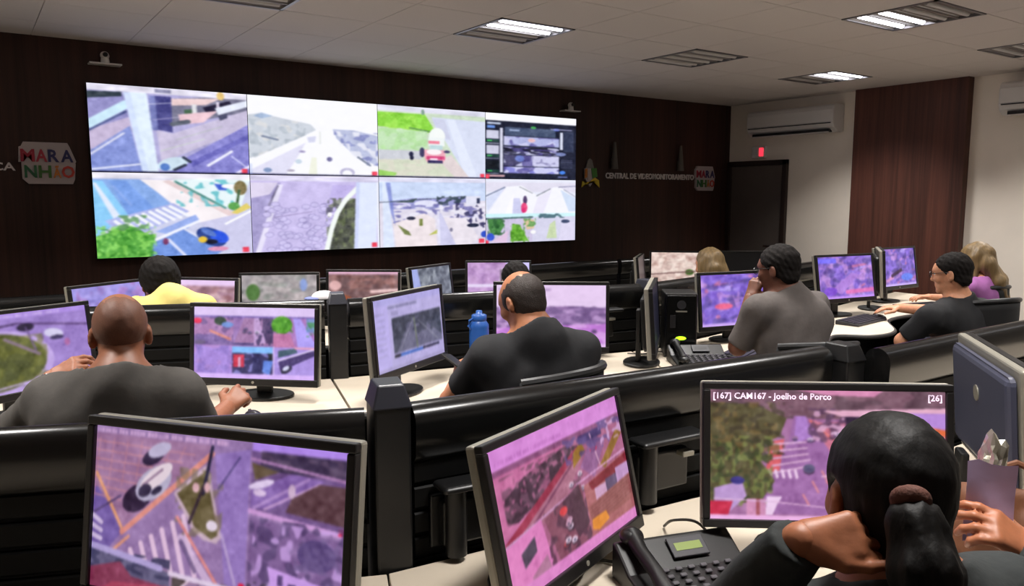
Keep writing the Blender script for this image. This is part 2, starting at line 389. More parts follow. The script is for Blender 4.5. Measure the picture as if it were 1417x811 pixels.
partition((-1.4, 5.24), (2.55, 5.29), ZPF, ZDF, 'far black console partition below the left half of the video wall', 'far row partitions')
partition((2.6, 5.29), (4.9, 5.36), ZPF, ZDF, 'far black console partition below the right half of the video wall', 'far row partitions')
partition((4.95, 5.36), (7.2, 5.32), ZPF, ZDF, 'far black console partition in front of the door', 'far row partitions')

def smooth_pts(pts, n=8):
    out = []; P = [np.array(p, float) for p in pts]
    for i in range(len(P)-1):
        p0, p1, p2, p3 = P[max(i-1, 0)], P[i], P[i+1], P[min(i+2, len(P)-1)]
        for t in np.linspace(0, 1, n, endpoint=False):
            out.append(.5*((2*p1)+(-p0+p2)*t+(2*p0-5*p1+4*p2-p3)*t*t+(-p0+3*p1-3*p2+p3)*t**3))
    out.append(P[-1]); return [tuple(p) for p in out]
def desk(front, back, z, label, group):
    """front edge points left to right, back edge points left to right"""
    fr = smooth_pts(front) if len(front) > 2 else front
    r = empty('console_desk', (0, 0, 0)); tag(r, label, 'desk', group)
    c = np.mean(np.array(list(front)+list(back)), 0); r.location = (c[0], c[1], 0)
    L = [(x-c[0], y-c[1]) for x, y in list(fr)+list(back)[::-1]]
    MB().prism(L, z-.026, z).build('desktop', 'desk_cream', r, bevel=.002)
    f2 = [(x-c[0], y-c[1]) for x, y in fr]
    b = MB(); b.tube([(x, y-.003, z-.014) for x, y in f2], .0135, 8); b.build('edge_band', 'desk_edge', r, smooth=True)
    for fa, ba in ((front[0], back[0]), (front[-1], back[-1])):
        fa, ba = np.array(fa)-c, np.array(ba)-c; s = .03*np.sign(-(fa[0]+ba[0]))
        p = [(fa[0]*.8+ba[0]*.2+s, fa[1]*.8+ba[1]*.2), (ba[0]+s, ba[1]), (ba[0]+2*s, ba[1]), (fa[0]*.8+ba[0]*.2+2*s, fa[1]*.8+ba[1]*.2)]
        MB().prism(p, 0, z-.027).build('leg_panel', 'black_post', r)
    return r
G1, G2, G3 = 'near row desks', 'middle row desks', 'far row desks'
desk([(-1.6, 1.55), (-.45, 1.25), (.45, .85)], [(-1.36, 2.41), (.73, 1.545)], ZD, 'cream desk under the lower left monitor', G1)
desk([(.47, .845), (.95, .80), (1.6, .64), (2.2, .60)], [(.735, 1.545), (2.24, 1.40)], ZD, 'cream desk holding the black telephone in the foreground', G1)
desk([(2.21, .60), (3.2, .55), (4.6, .5)], [(2.25, 1.27), (4.6, 1.24)], ZD, 'cream desk beyond the ponytailed woman at the right edge', G1)
desk([(-1.6, 3.75), (-.3, 3.2), (.5, 2.9), (1.205, 2.84)], [(-1.34, 4.53), (1.365, 3.46)], ZD, 'cream desk in front of the bald man', G2)
desk([(1.215, 2.84), (1.9, 2.72), (2.735, 2.52)], [(1.375, 3.455), (3.0, 3.135)], ZD, 'cream desk holding the blue bottle and the tilted video player monitor', G2)
desk([(2.745, 2.52), (3.3, 2.47), (3.9, 2.55), (4.4, 2.80), (4.62, 2.66), (4.9, 2.68), (5.4, 2.98), (6.2, 2.95), (6.9, 2.95)], [(3.01, 3.13), (3.15, 3.10), (6.92, 3.80)], ZD, 'cream desk with wavy front edge at the right of the middle row', G2)
desk([(-1.4, 4.50), (.6, 4.52), (2.57, 4.55)], [(-1.4, 5.20), (2.57, 5.25)], ZDF, 'far cream desk below the left half of the video wall', G3)
desk([(2.58, 4.55), (4.9, 4.62)], [(2.58, 5.25), (4.92, 5.32)], ZDF, 'far cream desk below the right half of the video wall', G3)
desk([(4.93, 4.62), (7.2, 4.6)], [(4.93, 5.32), (7.2, 5.28)], ZDF, 'far cream desk in front of the door', G3)

# ------------------------------------------------------------------ pictures on the screens (drawn in code, stored as colours of a fine mesh)
class Pic:
    def __init__(s, w, h, bg=(128, 128, 128)):
        s.w, s.h = w*2, h*2; s.a = np.zeros((s.h, s.w, 3)); s.a[:] = bg; s.rng = np.random.RandomState(w*7+h+int(sum(bg)))
        s.X, s.Y = np.meshgrid((np.arange(s.w)+.5)/s.w, (np.arange(s.h)+.5)/s.h)
    def _blend(s, m, col, al):
        if callable(col): s.a[m] = s.a[m]*(1-al)+col(s.X[m], s.Y[m])*al
        else: s.a[m] = s.a[m]*(1-al)+np.array(col, float)*al
    def poly(s, pts, col, al=1.):
        m = np.zeros((s.h, s.w), bool); n = len(pts)
        for i in range(n):
            x1, y1 = pts[i]; x2, y2 = pts[(i+1) % n]
            if y1 == y2: continue
            c = ((y1 > s.Y) != (y2 > s.Y)) & (s.X < (x2-x1)*(s.Y-y1)/(y2-y1)+x1); m ^= c
        s._blend(m, col, al); return s
    def rect(s, x0, y0, x1, y1, col, al=1.):
        s._blend((s.X >= x0) & (s.X < x1) & (s.Y >= y0) & (s.Y < y1), col, al); return s
    def line(s, p, q, w, col, al=1.):
        asp = s.w/s.h; px, py = (q[0]-p[0])*asp, q[1]-p[1]; L = math.hypot(px, py)+1e-9
        dx, dy = (s.X-p[0])*asp, s.Y-p[1]; t = np.clip((dx*px+dy*py)/L**2, 0, 1)
        s._blend(np.hypot(dx-t*px, dy-t*py) < w/2, col, al); return s
    def ell(s, cx, cy, rx, ry, col, al=1., rot=0.):
        asp = s.w/s.h; dx, dy = (s.X-cx)*asp, s.Y-cy; c, n_ = math.cos(rot), math.sin(rot)
        s._blend(((dx*c+dy*n_)/(rx*asp))**2+((-dx*n_+dy*c)/ry)**2 < 1, col, al); return s
    def noise(s, x0, y0, x1, y1, nx, ny, amp, col=None, thr=None):
        """blotches: bilinear value noise, either added or painted where above a threshold"""
        g = s.rng.rand(ny+2, nx+2); m = (s.X >= x0) & (s.X < x1) & (s.Y >= y0) & (s.Y < y1)
        u = (s.X[m]-x0)/(x1-x0)*nx; v = (s.Y[m]-y0)/(y1-y0)*ny; iu, iv = u.astype(int), v.astype(int); fu, fv = u-iu, v-iv
        val = g[iv, iu]*(1-fu)*(1-fv)+g[iv, iu+1]*fu*(1-fv)+g[iv+1, iu]*(1-fu)*fv+g[iv+1, iu+1]*fu*fv
        if col is None: s.a[m] += (val[:, None]-.5)*2*amp
        else:
            k = np.clip((val-(thr or .5))/.08, 0, 1)[:, None]*amp; s.a[m] = s.a[m]*(1-k)+np.array(col, float)*k
        return s
    def rand_cars(s, x0, y0, x1, y1, n, size, cols, rot=0.):
        for _ in range(n):
            x, y = s.rng.uniform(x0, x1), s.rng.uniform(y0, y1); c = cols[s.rng.randint(len(cols))]
            s.ell(x, y+size*.4, size*.7, size*.6, (40, 34, 50), .6, rot).ell(x, y, size*.65, size*.6, c, 1, rot).ell(x, y+size*.1, size*.3, size*.25, (60, 60, 90), .7, rot)
        return s
    def caption(s, x0, x1, y, h, col=(245, 240, 250), bg=None):
        if bg is not None: s.rect(x0, y-h*.75, x1, y+h*.75, bg)
        x = x0
        while x < x1:
            w = s.rng.uniform(.25, .7)*h*s.h/s.w; s.rect(x, y-h/2*s.rng.uniform(.6, 1), min(x+w, x1), y+h/2, col, .85); x += w+.18*h*s.h/s.w*(1 if s.rng.rand() < .8 else 3.5)
        return s
    def out(s):
        a = s.a.reshape(s.h//2, 2, s.w//2, 2, 3).mean((1, 3))
        for _ in range(1 if s.w >= 400 else 2):
            b = np.pad(a, ((1, 1), (0, 0), (0, 0)), 'edge'); a = (b[:-2]+2*b[1:-1]+b[2:])/4
            b = np.pad(a, ((0, 0), (1, 1), (0, 0)), 'edge'); a = (b[:, :-2]+2*b[:, 1:-1]+b[:, 2:])/4
        for q, am in ((7, 8.), (3, 5.)):                                     # fine texture
            H_, W_ = a.shape[:2]; gq = s.rng.randn(H_//q+2, W_//q+2); yy, xx = np.arange(H_)/q, np.arange(W_)/q; iy, ix = yy.astype(int), xx.astype(int); fy, fx = (yy-iy)[:, None], (xx-ix)[None]
            v = gq[np.ix_(iy, ix)]*(1-fy)*(1-fx)+gq[np.ix_(iy+1, ix)]*fy*(1-fx)+gq[np.ix_(iy, ix+1)]*(1-fy)*fx+gq[np.ix_(iy+1, ix+1)]*fy*fx
            a = a+(v*am)[..., None]*np.clip((262-a.mean(2, keepdims=True))/120, .1, 1)
        return np.clip(a, 0, 255)

def screen_obj(name, pic, w, h, parent, strength, loc=(0, 0, 0), rot=(0, 0, 0)):
    """pic rows from the top; local x right, z down from the top centre"""
    ny, nx = pic.shape[:2]
    gx = (np.arange(nx)/(nx-1)-.5)*w; gz = -np.arange(ny)/(ny-1)*h
    V = np.zeros((ny, nx, 3), np.float32); V[..., 0] = gx[None]; V[..., 2] = gz[:, None]
    idx = np.arange(ny*nx).reshape(ny, nx)
    Q = np.stack([idx[1:, :-1], idx[1:, 1:], idx[:-1, 1:], idx[:-1, :-1]], -1).reshape(-1).astype(np.int32); nq = len(Q)//4
    me = bpy.data.meshes.new(name); me.vertices.add(ny*nx); me.vertices.foreach_set('co', V.reshape(-1))
    me.loops.add(nq*4); me.loops.foreach_set('vertex_index', Q); me.polygons.add(nq); me.polygons.foreach_set('loop_start', np.arange(0, nq*4, 4, dtype=np.int32))
    me.update(calc_edges=True)
    ca = me.color_attributes.new('picture', 'FLOAT_COLOR', 'POINT'); col = np.ones((ny*nx, 4), np.float32); col[:, :3] = lin(pic.reshape(-1, 3))
    ca.data.foreach_set('color', col.reshape(-1)); me.materials.append(screen_mat(strength))
    o = bpy.data.objects.new(name, me); C.objects.link(o); o.parent = parent; o.location = loc; o.rotation_euler = rot
    return o

RED = (235, 60, 80)
def vw1():
    p = Pic(190, 132, (176, 170, 216))
    p.poly([(0, .12), (.25, .1), (.25, .4), (0, .5)], (150, 145, 200)).poly([(0, .09), (.2, .08), (.2, .13), (0, .17)], (45, 55, 60))
    p.poly([(0, .52), (.24, .36), (.26, .5), (0, .75)], (196, 180, 212)).poly([(0, .76), (.24, .46), (.3, 1), (0, 1)], (130, 144, 212))
    p.line((0, .8), (.2, .55), .02, (225, 225, 245)).line((0, .97), (.3, .9), .02, (225, 228, 250)).line((.0, .46), (.22, .22), .09, (205, 235, 252)).line((0, .53), (.22, .30), .02, (70, 80, 130))
    p.poly([(.36, .1), (.5, .1), (.5, .52), (.37, .48)], (72, 70, 132)).poly([(.36, .1), (.4, .1), (.41, .5), (.37, .5)], (120, 125, 185))
    p.poly([(.5, .12), (1, .02), (1, .22), (.5, .44)], (120, 118, 140)).poly([(.5, .12), (.82, .08), (.72, .17), (.5, .2)], (236, 206, 206)).poly([(.58, .24), (.66, .22), (.66, .3), (.58, .33)], (70, 100, 70))
    p.poly([(.70, .2), (.88, .1), (.9, .17), (.72, .27)], (28, 22, 42)).rect(.63, .17, .66, .28, (230, 230, 235)).rect(.79, .12, .81, .22, (220, 210, 230)).poly([(.54, .3), (.8, .23), (.7, .38), (.55, .42)], (238, 200, 210))
    p.poly([(.4, .5), (.5, .53), (1, .2), (1, .42), (.42, .88)], (202, 192, 220)).line((.5, .42), (.6, .38), .05, (90, 95, 105)).line((.52, .60), (.82, .42), .014, (190, 190, 200)).line((.42, .74), (.7, .58), .012, (200, 205, 205))
    p.poly([(.78, .2), (1, .08), (1, .16), (.8, .28)], (235, 240, 255)).poly([(.8, .29), (.86, .25), (.86, .31), (.81, .35)], (70, 70, 95))
    p.poly([(.55, .84), (1, .38), (1, 1), (.45, 1)], (134, 130, 206)).poly([(.6, .86), (1, .5), (1, .56), (.62, .92)], (104, 100, 184)).line((.72, .9), (.88, .72), .03, (238, 238, 255)).line((.88, .78), (.97, .9), .015, (205, 205, 250)).line((.9, 1), (1, .9), .03, (230, 225, 255))
    p.poly([(.21, .08), (.35, .07), (.40, 1), (.30, 1)], (226, 240, 255)).poly([(.21, .08), (.25, .08), (.34, 1), (.30, 1)], (212, 226, 255))
    p.ell(.49, .89, .1, .075, (205, 225, 240), rot=-.3).ell(.44, .93, .03, .045, (70, 110, 185)).line((.5, .96), (.57, .9), .03, (40, 45, 60)).line((.56, .81), (.6, .86), .03, (40, 45, 60))
    p.line((.36, .2), (.5, .17), .008, (215, 215, 240)).line((.38, .38), (.55, .33), .006, (200, 190, 225))
    p.rect(0, 0, 1, .075, (232, 228, 244)).noise(0, 0, 1, .08, 14, 2, 30).rect(.4, .02, .5, .06, (70, 70, 110), .6).ell(.82, .05, .025, .05, (225, 190, 110))
    p.noise(0, 0, 1, 1, 40, 24, 10).rect(.945, .93, .985, .99, RED).rect(0, .985, 1, 1, (40, 38, 66)); return p.out()
def vw2():
    p = Pic(180, 132, (250, 250, 255))
    p.poly([(0, .25), (.1, .22), (.24, .27), (.46, .33), (.5, .4), (.3, .58), (0, .8)], (206, 212, 222)).poly([(.04, .26), (.1, .215), (.18, .25), (.1, .29)], (165, 185, 215)).noise(0, .3, .42, .8, 14, 10, .55, (165, 175, 185), .55).noise(0, .3, .42, .8, 10, 8, .5, (235, 230, 225), .6)
    p.line((.1, .51), (.21, .55), .022, (110, 120, 145)).poly([(.63, .38), (.8, .38), (1, .44), (1, .86), (.8, .72), (.66, .5)], (188, 194, 224)).noise(.64, .4, 1, .85, 12, 10, .7, (120, 125, 185), .6).noise(.64, .4, 1, .85, 9, 8, .8, (240, 240, 250), .62)
    p.poly([(.5, .41), (.58, .41), (.75, .68), (1, .95), (1, 1), (0, 1), (.0, .82)], (250, 250, 255)).poly([(.0, 1), (.02, .93), (.42, .57), (.34, .8), (.26, 1)], (226, 224, 246)).line((.83, .74), (.93, .85), .022, (110, 118, 140))
    p.poly([(.43, 1), (.46, .76), (.5, .76), (.5, 1)], (240, 242, 225)).poly([(.43, .5), (.5, .48), (.49, .56), (.44, .57)], (215, 216, 240))
    p.ell(.6, .78, .022, .03, (120, 115, 160)).ell(.39, .69, .025, .015, (160, 150, 190)).ell(.36, .82, .025, .03, (200, 215, 230)).ell(.13, .94, .03, .03, (130, 150, 190)).ell(.3, .94, .03, .015, (180, 170, 190)).ell(.74, .95, .06, .06, (190, 185, 215)).ell(.74, .97, .04, .05, (250, 250, 255))
    p.line((.53, .42), (.53, .58), .015, (225, 228, 225)).rect(.945, .93, .99, .99, RED).rect(0, .985, 1, 1, (60, 58, 90)).rect(0, .86, .02, 1, (150, 170, 235), .4); return p.out()
def vw3():
    p = Pic(176, 132, (205, 222, 196))
    p.poly([(0, .1), (.42, .1), (.5, .3), (.45, .36), (.25, .32), (0, .3)], (140, 215, 60)).noise(0, .1, .4, .34, 10, 4, .7, (165, 230, 80), .5).line((.28, .3), (.46, .34), .02, (90, 140, 70))
    p.poly([(0, .32), (.44, .34), (.42, .6), (0, .62)], (196, 228, 182)).noise(0, .32, .44, .62, 10, 6, .5, (170, 222, 140), .55).poly([(0, .62), (.4, .62), (.38, .74), (0, .76)], (206, 208, 216)).poly([(0, .76), (.4, .74), (.7, .8), (.8, 1), (0, 1)], (214, 220, 196)).noise(0, .74, .7, 1, 12, 6, .5, (226, 218, 205), .5).poly([(0, .9), (.16, .94), (.14, 1), (0, 1)], (160, 215, 100))
    p.poly([(.48, .13), (1, .15), (1, 1), (.82, 1), (.62, .5)], (216, 222, 244)).poly([(.62, .15), (.7, .15), (.92, 1), (.8, 1)], (228, 234, 252)).poly([(.48, .15), (.6, .15), (.66, .45), (.55, .4)], (205, 208, 232)).poly([(.55, .76), (.66, .66), (.84, 1), (.7, 1)], (226, 212, 212))
    p.ell(.53, .4, .075, .12, (246, 250, 248)).rect(.45, .42, .6, .54, (240, 246, 246)).rect(.45, .47, .55, .51, (240, 130, 150)).rect(.46, .53, .58, .6, (195, 220, 225)).ell(.39, .64, .025, .07, (60, 55, 90))
    p.poly([(.41, .6), (.6, .6), (.61, .72), (.58, .79), (.44, .79), (.41, .72)], (240, 170, 185)).ell(.5, .63, .07, .04, (252, 244, 246)).rect(.43, .69, .6, .74, (215, 70, 120)).rect(.46, .72, .53, .75, (250, 225, 240)).rect(.44, .75, .58, .79, (50, 40, 85)).ell(.62, .62, .03, .02, (70, 60, 100))
    p.ell(.29, .67, .02, .035, (35, 35, 60)).ell(.295, .72, .018, .035, (25, 25, 45)).rect(0, 0, 1, .08, (224, 224, 240)).noise(0, 0, 1, .1, 10, 2, 25).ell(.4, .07, .015, .04, (120, 150, 130)).rect(.945, .93, .99, .99, RED).rect(0, .985, 1, 1, (60, 58, 90)); return p.out()
def vw4():
    p = Pic(160, 132, (24, 26, 40))
    p.rect(0, 0, 1, .115, (250, 250, 255)).rect(.02, .14, .16, .17, (190, 200, 225)).rect(.02, .19, .1, .23, (110, 150, 230)).rect(.2, .2, .76, .34, (66, 78, 104)).rect(.25, .23, .36, .26, (150, 165, 200)).ell(.51, .19, .03, .02, (70, 170, 80)).ell(.77, .2, .04, .02, (90, 110, 220)).rect(.7, .19, .95, .205, (150, 150, 190))
    for y in (.26, .49, .72): p.rect(.01, y, .14, y+.13, (206, 206, 228) if y < .7 else (12, 16, 18)).rect(.01, y+.14, .14, y+.18, (28, 60, 50)).rect(.02, y+.15, .07, y+.17, (70, 190, 90)).rect(.0, y+.195, .14, y+.205, (200, 205, 225))
    p.rect(.15, .22, .18, .9, (215, 215, 235)).rect(.19, .33, .8, .92, (32, 34, 50))
    for i, (y0, y1, c, n) in enumerate(((.34, .48, (176, 180, 226), 8), (.5, .58, (28, 26, 38), 8), (.575, .62, (60, 58, 80), 12), (.63, .80, (70, 66, 100), 8), (.81, .91, (206, 206, 244), 8))): p.rect(.19, y0, .8, y1, c).noise(.19, y0, .8, y1, n, 3, .9, (205, 205, 240) if i != 4 else (130, 130, 215), .56).noise(.19, y0, .8, y1, n, 2, .7, (80, 70, 140), .66)
    p.rect(.5, .63, .8, .8, (205, 204, 238)).noise(.5, .63, .8, .8, 6, 3, .8, (130, 125, 170), .6).ell(.36, .68, .05, .05, (110, 125, 200)).ell(.49, .39, .04, .03, (235, 190, 195)).rect(.81, .24, .845, .52, (216, 220, 240)).rect(.85, .22, .97, .55, (48, 54, 76)).ell(.82, .59, .06, .03, (120, 130, 180))
    for y in np.arange(.68, .82, .03): p.rect(.82, y, .96, y+.008, (96, 98, 130))
    p.ell(.84, .885, .035, .03, (70, 130, 235)).rect(.79, .95, .9, .965, (120, 130, 200)).rect(0, .94, .2, .97, (205, 160, 165)).rect(0, .93, .04, 1, RED).rect(.99, .11, 1, 1, (20, 20, 30)); return p.out()
def vw5():
    p = Pic(190, 132, (206, 208, 236))
    p.poly([(0, .08), (.3, .08), (.47, .38), (.2, .55), (0, .7)], (135, 170, 232)).poly([(0, .1), (.06, .1), (.2, .5), (0, .75)], (140, 205, 250)).poly([(.0, .12), (.02, .12), (.15, .5), (.11, .54)], (226, 234, 252)).line((.12, .16), (.22, .38), .022, (190, 205, 248)).poly([(.1, .1), (.2, .1), (.36, .42), (.2, .5)], (110, 150, 232), .6)
    p.poly([(.28, .08), (.5, .08), (.92, .52), (.82, .64), (.64, .6)], (248, 240, 244)).poly([(.46, .08), (.9, .5), (.84, .52), (.42, .1)], (230, 206, 206)).noise(.3, .1, .9, .6, 10, 8, 8)
    p.poly([(.48, .06), (1, .06), (.93, .4), (.82, .42), (.7, .32)], (232, 246, 250)).noise(.5, .06, .9, .4, 12, 6, .8, (90, 190, 200), .64).line((.5, .1), (.82, .42), .025, (90, 150, 140)).poly([(.75, .12), (.86, .14), (.83, .2), (.78, .2)], (70, 100, 215)).ell(.86, .15, .06, .03, (250, 250, 255)).ell(.93, .17, .045, .09, (130, 115, 70)).line((.92, .2), (.9, .4), .025, (60, 90, 50)).ell(.88, .4, .04, .05, (90, 160, 70)).poly([(.86, .48), (.97, .36), (1, .42), (.9, .5)], (225, 205, 100))
    p.poly([(.06, .56), (.48, .36), (.58, .46), (.3, .7), (.1, .64)], (176, 182, 236))
    for i in range(9): t = i/8; p.line((.12+t*.34, .57-t*.17), (.20+t*.37, .69-t*.18), .034, (246, 247, 255))
    p.poly([(.36, .7), (.62, .5), (.64, .56), (.5, .76)], (150, 172, 236)).line((.3, .84), (.64, .58), .03, (242, 244, 255)).poly([(.3, .86), (.55, .68), (.8, .95), (.75, 1), (.25, 1)], (112, 146, 222)).line((.55, .68), (.72, .88), .025, (225, 228, 250)).line((.44, .8), (.54, 1), .03, (220, 225, 252)).poly([(.64, .6), (1, .46), (1, 1), (.86, 1)], (206, 204, 236)).line((.82, .62), (1, .46), .025, (252, 252, 255))
    p.ell(.72, .78, .11, .1, (40, 62, 135), rot=.6).ell(.77, .78, .07, .07, (40, 80, 225), rot=.6).ell(.7, .72, .06, .035, (90, 120, 200), rot=.6).ell(.66, .81, .03, .04, (240, 200, 60)).ell(.72, .84, .04, .03, (24, 24, 40)).ell(.76, .93, .07, .03, (225, 150, 185)).ell(.42, .82, .018, .04, (120, 50, 90))
    p.poly([(0, .74), (.08, .7), (.14, .62), (.24, .64), (.3, .72), (.36, .74), (.32, 1), (0, 1)], (90, 170, 60)).noise(0, .62, .36, 1, 22, 14, .8, (140, 215, 90), .52).noise(0, .66, .34, 1, 18, 12, .8, (50, 130, 30), .6).noise(.14, .5, .32, .68, 8, 6, .9, (100, 150, 90), .55)
    p.rect(0, 0, 1, .07, (238, 234, 246)).noise(0, 0, 1, .08, 12, 2, 25).rect(.93, .92, .975, .985, RED); return p.out()
def vw6():
    p = Pic(180, 132, (204, 192, 238))
    p.poly([(0, .1), (.22, .1), (.05, 1), (0, 1)], (168, 158, 206)).poly([(0, .1), (.2, .1), (.14, .25), (.0, .3)], (224, 214, 240)).poly([(.2, .12), (.24, .12), (.06, 1), (.02, 1)], (232, 226, 250)).line((.2, .14), (.1, .5), .018, (120, 112, 140))
    for i in range(90): x, y = p.rng.uniform(.1, .62), p.rng.uniform(.35, 1); p.ell(x, y, .034, .036, (146, 134, 186), .8).ell(x, y, .028, .029, (208, 198, 242), .95)
    p.noise(.1, .1, .7, 1, 16, 12, 9).line((.16, .55), (.45, .48), .012, (165, 150, 196)).poly([(.62, .12), (.8, .12), (.66, .4), (.56, .5)], (186, 170, 232), .6)
    p.poly([(.72, .36), (.8, .3), (.79, 1), (.55, 1), (.62, .6)], (86, 88, 70)).noise(.56, .3, .79, 1, 10, 14, .7, (112, 122, 80), .55).noise(.56, .3, .79, 1, 10, 14, .6, (60, 60, 56), .6)
    for a, b_ in zip([(.82, .16), (.72, .32), (.65, .5), (.6, .72)], [(.72, .32), (.65, .5), (.6, .72), (.56, 1)]): p.line(a, b_, .055, (244, 250, 246))
    p.poly([(.81, .08), (.99, .08), (.97, 1), (.78, 1)], (224, 232, 254)).poly([(.81, .08), (.84, .08), (.81, 1), (.78, 1)], (206, 214, 250)).rect(.98, .06, 1, 1, (236, 238, 252)).ell(.59, .52, .02, .03, (252, 250, 255))
    p.rect(0, 0, 1, .075, (222, 216, 242)).noise(0, 0, 1, .08, 12, 2, 30).rect(.93, .92, .975, .985, RED); return p.out()
def vw7():
    p = Pic(176, 132, (226, 220, 236))
    p.rect(0, 0, 1, .34, (206, 220, 250)).noise(0, .05, 1, .3, 6, 3, 12).poly([(.1, .34), (.3, .3), (.5, .3), (.8, .27), (.8, .36), (.5, .45), (.1, .46)], (150, 150, 205)).poly([(.14, .36), (.34, .3), (.3, .36)], (50, 66, 60)).noise(.52, .27, .8, .4, 9, 4, .9, (48, 62, 66), .45).ell(.42, .38, .11, .05, (226, 226, 250)).ell(.2, .4, .08, .04, (210, 204, 240))
    p.noise(.12, .38, 1, .66, 18, 10, .85, (120, 116, 178), .56).noise(.12, .38, 1, .7, 16, 10, .8, (240, 238, 252), .6).noise(.7, .36, 1, .75, 12, 12, .9, (58, 54, 92), .6).poly([(.8, .27), (.95, .27), (.9, .42), (.8, .4)], (228, 228, 246)).rect(.91, .3, .94, .38, (50, 54, 80))
    p.poly([(.12, .66), (.4, .52), (.5, .6), (.52, 1), (.14, 1)], (240, 228, 232)).poly([(.54, .52), (.56, .52), (.72, 1), (.55, 1)], (206, 204, 236)).poly([(.58, .58), (.8, .6), (.93, .9), (.85, 1), (.7, 1)], (234, 226, 236)).line((.53, .5), (.54, .95), .03, (228, 226, 248)).ell(.28, .59, .04, .025, (36, 36, 56)).rect(.355, .6, .385, .7, (120, 130, 60)).poly([(.16, .68), (.26, .78), (.28, .84), (.22, .82)], (110, 120, 60)).poly([(.44, .84), (.52, .76), (.52, .82)], (190, 195, 90)).ell(.655, .77, .015, .03, (130, 125, 150)).ell(.87, .71, .06, .03, (30, 34, 56))
    p.poly([(.03, .06), (.07, .06), (.13, 1), (.03, 1)], (222, 232, 254)).poly([(.06, .08), (.1, .08), (.14, .7), (.1, .5)], (120, 130, 205), .8).line((0, .36), (.3, .33), .012, (110, 120, 140)).line((.1, .35), (.8, .27), .01, (70, 80, 90)).noise(0, 0, 1, 1, 30, 24, 9)
    p.rect(0, 0, 1, .07, (226, 224, 246)).noise(0, 0, 1, .08, 12, 2, 25).ell(.99, .85, .04, .05, (50, 80, 200)).rect(.93, .92, .985, .985, RED); return p.out()
def vw8():
    p = Pic(166, 132, (232, 234, 250))
    p.rect(0, .05, 1, .2, (226, 222, 240)).poly([(.0, .58), (.22, .12), (.38, .1), (.56, .26), (.74, .12), (.82, .12), (1, .3), (1, .6)], (246, 246, 254)).poly([(0, .3), (.2, .14), (.02, .5)], (214, 220, 246)).poly([(.28, .3), (.36, .3), (.4, .55), (.28, .55)], (206, 206, 240)).poly([(.3, .2), (.2, .56), (.28, .56)], (252, 250, 255)).poly([(.56, .28), (.72, .16), (.62, .56), (.5, .56)], (236, 232, 250)).poly([(.82, .16), (1, .3), (1, .52), (.92, .52)], (208, 222, 246)).line((0, .27), (.2, .13), .018, (120, 130, 160)).line((.36, .12), (.5, .22), .015, (170, 172, 180)).line((.55, .26), (.7, .15), .018, (150, 152, 165)).line((.8, .12), (1, .1), .015, (150, 148, 180)).line((.86, .16), (1, .28), .012, (160, 165, 185))
    p.rect(0, .54, 1, .63, (206, 244, 250)).ell(.42, .33, .022, .07, (80, 60, 100)).ell(.41, .45, .035, .08, (240, 80, 130)).ell(.4, .49, .02, .04, (225, 40, 110)).rect(0, .6, .5, 1, (206, 196, 226)).rect(.5, .6, 1, 1, (214, 212, 236)).line((.0, .62), (.5, .6), .025, (80, 110, 110)).noise(.5, .55, .9, .62, 10, 2, .9, (70, 100, 110), .5)
    p.poly([(.02, .62), (.16, .62), (.2, .72), (.14, .86), (.06, .88), (.03, .76)], (70, 130, 60)).noise(.02, .62, .2, .88, 8, 8, .8, (40, 90, 40), .55).poly([(.28, .7), (.36, .72), (.46, .98), (.26, .98)], (110, 180, 50)).noise(.26, .7, .46, 1, 8, 8, .8, (80, 145, 30), .55).poly([(.4, .64), (.52, .64), (.52, .78), (.44, .8)], (216, 190, 150)).noise(.4, .62, .54, .8, 6, 6, .9, (90, 150, 70), .52).poly([(.7, .72), (.76, .66), (.78, .95), (.66, .95)], (200, 216, 170)).poly([(.84, .68), (.98, .7), (.98, 1), (.8, 1)], (224, 218, 244)).ell(.88, .68, .05, .03, (50, 60, 90)).ell(.05, .9, .04, .06, (50, 80, 205)).ell(.51, .84, .03, .03, (250, 250, 250)).poly([(.06, .98), (.24, .8), (.22, 1)], (226, 196, 226)).rect(0, .95, .03, 1, RED); return p.out()

VX0, VX1, VZ0, VZ1 = .118*YF, .8145*YF, 1.600-.0680*YF, 1.600+.1268*YF
pw, ph = (VX1-VX0)/4, (VZ1-VZ0)/2
VLAB = ['street and white pole seen from above', 'hazy avenue under a white sky', 'red car parked beside green grass', 'dark control software with thumbnails',
        'zebra crossing and green tree', 'cobbled road with white kerbs', 'square with buildings under pale sky', 'two white tents over gardens']
for i, fn in enumerate((vw1, vw2, vw3, vw4, vw5, vw6, vw7, vw8)):
    cx, rz = VX0+(i % 4+.5)*pw, i//4
    r = empty('video_wall_panel', (cx, YF, VZ1-(rz+1)*ph)); tag(r, 'wall screen of the video wall showing ' + VLAB[i], 'screen', 'video wall screens')
    MB().box((-pw/2+.0005, -.085, .0005), (pw/2-.0005, -.002, ph-.0005)).build('cabinet', 'bezel_black', r)
    screen_obj('screen', 255-(255-fn())*np.array([.97, .96, .93]), pw-.005, ph-.006, r, 1.02, (0, -.0865, ph-.003))

